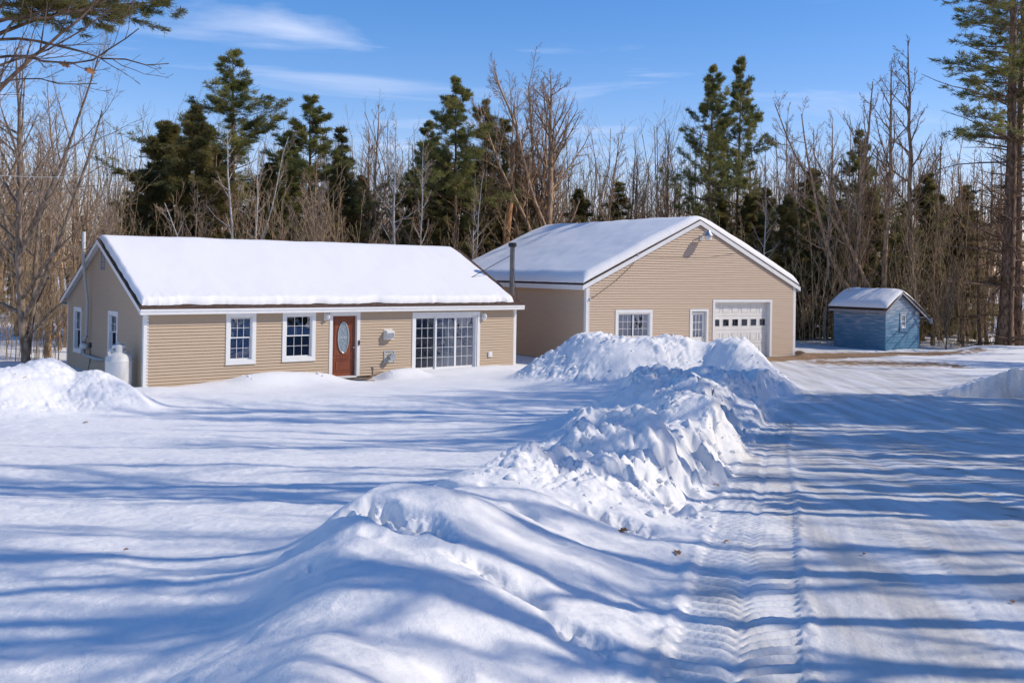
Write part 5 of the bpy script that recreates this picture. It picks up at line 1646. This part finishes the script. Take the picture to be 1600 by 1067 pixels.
b1, b1r = spawn(Lp, Lr, rgn, 9, 0.35, 1.0, 0.5, 0.16, curve_up=0.10, n=6, rr=0.55, wig=0.13, rmin=0.003, lenprof=lambda t: 1.2 - 0.4 * t)
C2.add(*tubes(b1, b1r, 4))
b2, b2r = spawn(b1, b1r, rgn, 4, 0.2, 1.0, 0.6, 0.4, curve_up=0.05, n=4, rr=0.6, wig=0.15, rmin=0.0025)
C2.add(*tubes(b2, b2r, 3))
for G_, nm, mm in ((T2, 'trunk', 'pinebark'), (C2, 'crown', 'pinebark')):
    for a_ in G_.V: a_ -= np.array(near.location)
    me = G_.mesh(nm, M[mm]); o = bpy.data.objects.new(nm, me); col.objects.link(o); o.parent = near
def leafmesh(w_, parent, p, s_=0.06, rz=0.0, tilt=0.4):
    pts = []
    for i in range(14):
        a = 2 * PI * i / 14; r = s_ * (1.0 if i % 2 == 0 else 0.62)
        pts.append((r * math.cos(a) * 1.5, r * math.sin(a)))
    q_ = MB(); q_.prism(pts, 0.0, 0.004, lambda a, b, t: (a, b, t + 0.5 * abs(b)))
    return q_
for (px, py, d_) in ((140, 112, 11.6), (101, 102, 12.1)):
    q_ = leafmesh(None, None, None, 0.05); o = q_.build('leaf', M['leaf'], near); o.location = Vector(at(px, py, d_)) - near.location; o.rotation_euler = (1.2, 0.3, 0.5)

npine = empty('near_pine_tree', (-9.9, 16.5, 0.6), 0, 'close pine bough with olive needles hanging in at the very top left', 'pine tree')
rgp = np.random.default_rng(410)
T3, N3 = Geo(), Geo()
tq = np.array([[(0, 0, -0.3), (0, 0, 4), (0, 0, 8), (0, 0, 13), (0, 0, 17)]], float)
T3.add(*tubes(tq, np.array([[0.25, 0.22, 0.18, 0.1, 0.03]]), 10))
tips = [at(250, 4, 16.5), at(215, 22, 15.8), at(150, 25, 16.2), at(100, 8, 17), at(60, 2, 16), at(235, -40, 17), at(140, -60, 16), at(190, -20, 17)]
Bp = []
for k, tpp in enumerate(tips):
    b = np.array([0, 0, 6.2 + 0.35 * k]); e_ = tpp - np.array(npine.location)
    tt = np.linspace(0, 1, 12)[:, None]
    q_ = b * (1 - tt) + e_ * tt; q_[:, 2] += 0.35 * np.sin(tt[:, 0] * PI)
    Bp.append(q_)
Bp = np.stack(Bp); Br = np.tile(np.linspace(0.05, 0.008, 12), (len(tips), 1))
T3.add(*tubes(Bp, Br, 5))
s1, s1r = spawn(Bp, Br, rgp, 20, 0.35, 1.0, 0.8, 0.17, curve_up=0.03, n=5, rr=0.5, wig=0.1, planar=0.4, rmin=0.004, lenprof=lambda t: 1.3 - 0.6 * t)
T3.add(*tubes(s1, s1r, 3))
s2, s2r = spawn(s1, s1r, rgp, 5, 0.2, 1.0, 0.7, 0.42, curve_up=0.03, n=3, rr=0.6, planar=0.5, rmin=0.003)
T3.add(*tubes(s2, s2r, 3))
t = rgp.uniform(0.3, 1.0, (len(s2), 3)); pos = s2[np.arange(len(s2))[:, None], 1] * (1 - t[..., None]) + s2[np.arange(len(s2))[:, None], 2] * t[..., None]
dr = np.broadcast_to(norm(s2[:, 2] - s2[:, 1])[:, None], pos.shape)
N3.add(*needles(pos.reshape(-1, 3), dr.reshape(-1, 3), rgp, 22, 0.11, 0.008, spreadv=0.55, upb=0.1))
for G_, nm, mm in ((T3, 'trunk', 'pinebark'), (N3, 'crown', 'needle_o')):
    me = G_.mesh(nm, M[mm]); o = bpy.data.objects.new(nm, me); col.objects.link(o); o.parent = npine

# utility cable far left
w = MB(); pa = at(-60, 272, 30); pb = at(172, 277, 33)
pm = (pa + pb) / 2 - np.array([0, 0, 0.05])
w.tube([pa, pm, pb, np.array(hl(-0.1, 7.0, 3.4))], 0.007, 5)
tag(w.build('overhead_cable', M['wire_l']), 'thin pale overhead cable crossing the trees at the left', 'cable')

# ---- woods on the right of the lane, past the frame: they throw the long shadows
rgs = np.random.default_rng(77)
cast = [('tall0', 18.5, 26.0, 27), ('tall1', 21.0, 23.0, 27), ('hemlock0', 11.6, 10.4, 7.2), ('hemlock1', 12.4, 12.2, 7.0), ('hemlock0', 13.4, 14.6, 7.4), ('hemlock1', 14.8, 17.4, 7.6), ('hemlock0', 19.0, 22.5, 8.5), ('hemlock1', 21.0, 25.5, 8.0)]
ck = ['thin0', 'tall0', 'thin3', 'tall1', 'thin1', 'oak', 'thin4', 'thin2']
for k in range(40):
    y = -3.0 + 35.0 * ((k * 0.618034) % 1.0)
    x = max(8.5, 0.56 * y + 4.0) + 15.0 * rgs.uniform(0, 1) ** 1.2
    cast.append((ck[k % 8], x, y, rgs.uniform(17, 23)))
for (x, y, h) in ((30, 20, 25), (33, 27, 24), (22, -2, 22)): cast.append(('pine1', x, y, h))
for k in range(9): cast.append((ck[k % 8], 28 + 2.5 * (k % 3), 34 + 2.2 * k, 13.0))
for k, (kd, x, y, h) in enumerate(cast):
    pn = not kd.startswith(('thin', 'tall', 'oak'))
    T_(kd, 0, y, None, 'evergreen in the woods across the driveway' if pn else 'bare tree in the woods across the driveway', 'pine tree' if pn else 'bare tree', 'pine_tree' if pn else 'bare_tree',
       'evergreens in the woods across the driveway' if pn else 'bare trees in the woods across the driveway', H=h, x=x, wid=0.75)

# dead leaves on the snow
for (px, py, s_, rz, lb) in ((975, 832, 0.055, 0.4, 'curled brown oak leaf caught in the hollow of the rough snow bank'), (1058, 866, 0.05, 1.7, 'brown oak leaf at the foot of the snow bank beside the tyre track'),
                             (1119, 760, 0.05, 2.6, 'orange brown leaf lying on the driveway below the steep bank end'), (1135, 849, 0.025, 0.2, 'tiny dark leaf scrap inside the tyre track'), (1350, 868, 0.022, 0.9, 'tiny dark leaf scrap alone in the middle of the driveway'),
                             (1582, 943, 0.025, 1.1, 'tiny dark leaf scrap near the right picture edge'), (134, 661, 0.06, 0.3, 'dark leaf scrap on the open snow near the left pile'), (197, 861, 0.02, 0.3, 'tiny dark scrap on the shaded open snow')):
    # walk the ray down to the terrain
    r = ray(px, py); tt = np.arange(3.5, 45, 0.02)
    Q = np.array([0, 0, EYE])[:, None] + (r / r[1])[:, None] * tt[None]
    zz_ = terrain(Q[0][None], Q[1][None])[0][0]
    k = int(np.argmax(Q[2] < zz_))
    q_ = leafmesh(None, None, None, s_ * 0.68)
    o = q_.build('dead_leaf', M['leaf']); o.location = (Q[0][k], Q[1][k], zz_[k] + 0.012); o.rotation_euler = (0.15, -0.1, rz)
    tag(o, lb, 'leaf')

# twig sticking out of the left pile
w = MB()
pt = at(12, 605, 25.2)
w.tube([(0, 0, -0.3), (0.1, 0, 0.0), (0.25, 0, 0.2), (0.45, 0.05, 0.27)], [0.012, 0.012, 0.01, 0.006], 5)
w.tube([(0.05, 0, 0.0), (-0.2, 0, 0.12), (-0.4, 0, 0.16)], [0.01, 0.008, 0.005], 5)
w.tube([(0.2, 0, 0.15), (0.3, 0, 0.02), (0.5, 0, -0.02)], [0.008, 0.007, 0.004], 5)
w.tube([(0.0, 0, 0.05), (0.1, 0, 0.25), (0.2, 0, 0.36)], [0.008, 0.007, 0.004], 5)
o = w.build('twig', M['leaf']); o.location = tuple(pt)
tag(o, 'small brown twig sticking out of the left snow pile', 'twig')

# ================================================================== LIGHT AND SKY
SUN_AZ = R(-2.0)       # direction to the sun, measured from +X towards +Y
SUN_EL = R(39)
sd = Vector((math.cos(SUN_EL) * math.cos(SUN_AZ), math.cos(SUN_EL) * math.sin(SUN_AZ), math.sin(SUN_EL)))
ld = bpy.data.lights.new('sun', 'SUN'); ld.energy = 3.2; ld.angle = R(0.53); ld.color = (1.0, 0.90, 0.755)
lo_ = bpy.data.objects.new('sun', ld); col.objects.link(lo_)
lo_.rotation_euler = sd.to_track_quat('Z', 'Y').to_euler()
wd = bpy.data.worlds.new('World'); sc.world = wd; wd.use_nodes = True
N = wd.node_tree.nodes; L = wd.node_tree.links
bg = N['Background']
sk = N.new('ShaderNodeTexSky'); sk.sky_type = 'NISHITA'; sk.sun_disc = False
sk.sun_elevation = SUN_EL; sk.sun_rotation = PI / 2 - SUN_AZ
sk.air_density = 1.0; sk.dust_density = 0.3; sk.ozone_density = 3.2; sk.altitude = 200
hs_ = N.new('ShaderNodeHueSaturation'); hs_.inputs['Saturation'].default_value = 1.36; hs_.inputs['Value'].default_value = 1.0
L.new(sk.outputs[0], hs_.inputs['Color'])
tc = N.new('ShaderNodeTexCoord')
# project the view direction on a high flat layer so that the wisps foreshorten towards the horizon
sp = N.new('ShaderNodeSeparateXYZ'); L.new(tc.outputs['Generated'], sp.inputs[0])
zc = N.new('ShaderNodeMath'); zc.operation = 'MAXIMUM'; zc.inputs[1].default_value = 0.03; L.new(sp.outputs['Z'], zc.inputs[0])
dv = []
for ax in ('X', 'Y'):
    d_ = N.new('ShaderNodeMath'); d_.operation = 'DIVIDE'; L.new(sp.outputs[ax], d_.inputs[0]); L.new(zc.outputs[0], d_.inputs[1]); dv.append(d_)
cb_ = N.new('ShaderNodeCombineXYZ'); L.new(dv[0].outputs[0], cb_.inputs[0]); L.new(dv[1].outputs[0], cb_.inputs[1])
mp = N.new('ShaderNodeMapping'); mp.inputs['Scale'].default_value = (0.42, 0.75, 1); mp.inputs['Rotation'].default_value = (0, 0, R(12)); mp.inputs['Location'].default_value = (0.35, 0.1, 0)
L.new(cb_.outputs[0], mp.inputs['Vector'])
cn = N.new('ShaderNodeTexNoise'); cn.inputs['Scale'].default_value = 1.0; cn.inputs['Detail'].default_value = 9; cn.inputs['Roughness'].default_value = 0.55; cn.inputs['Distortion'].default_value = 0.9
L.new(mp.outputs[0], cn.inputs['Vector'])
cr2 = N.new('ShaderNodeValToRGB'); cr2.color_ramp.elements[0].position = 0.545; cr2.color_ramp.elements[0].color = (0, 0, 0, 1); cr2.color_ramp.elements[1].position = 0.80; cr2.color_ramp.elements[1].color = (0.75, 0.75, 0.75, 1)
L.new(cn.outputs[0], cr2.inputs[0])
mxc = N.new('ShaderNodeMix'); mxc.data_type = 'RGBA'; L.new(cr2.outputs[0], mxc.inputs[0]); tn = N.new('ShaderNodeMix'); tn.data_type = 'RGBA'; tn.blend_type = 'MULTIPLY'; tn.inputs[0].default_value = 1.0; tn.inputs[7].default_value = (1.36, 1.0, 1.07, 1); L.new(hs_.outputs[0], tn.inputs[6]); L.new(tn.outputs[2], mxc.inputs[6]); mxc.inputs[7].default_value = (5.2, 5.8, 7.4, 1)
L.new(mxc.outputs[2], bg.inputs['Color'])
bg.inputs['Strength'].default_value = 0.15

sc.view_settings.view_transform = 'Standard'
sc.view_settings.look = 'None'
sc.view_settings.exposure = 0.05
sc.view_settings.gamma = 1.0
sc.render.engine = 'CYCLES'
sc.cycles.max_bounces = 6
sc.cycles.diffuse_bounces = 3
sc.cycles.glossy_bounces = 2
sc.cycles.transparent_max_bounces = 8
sc.cycles.use_denoising = True
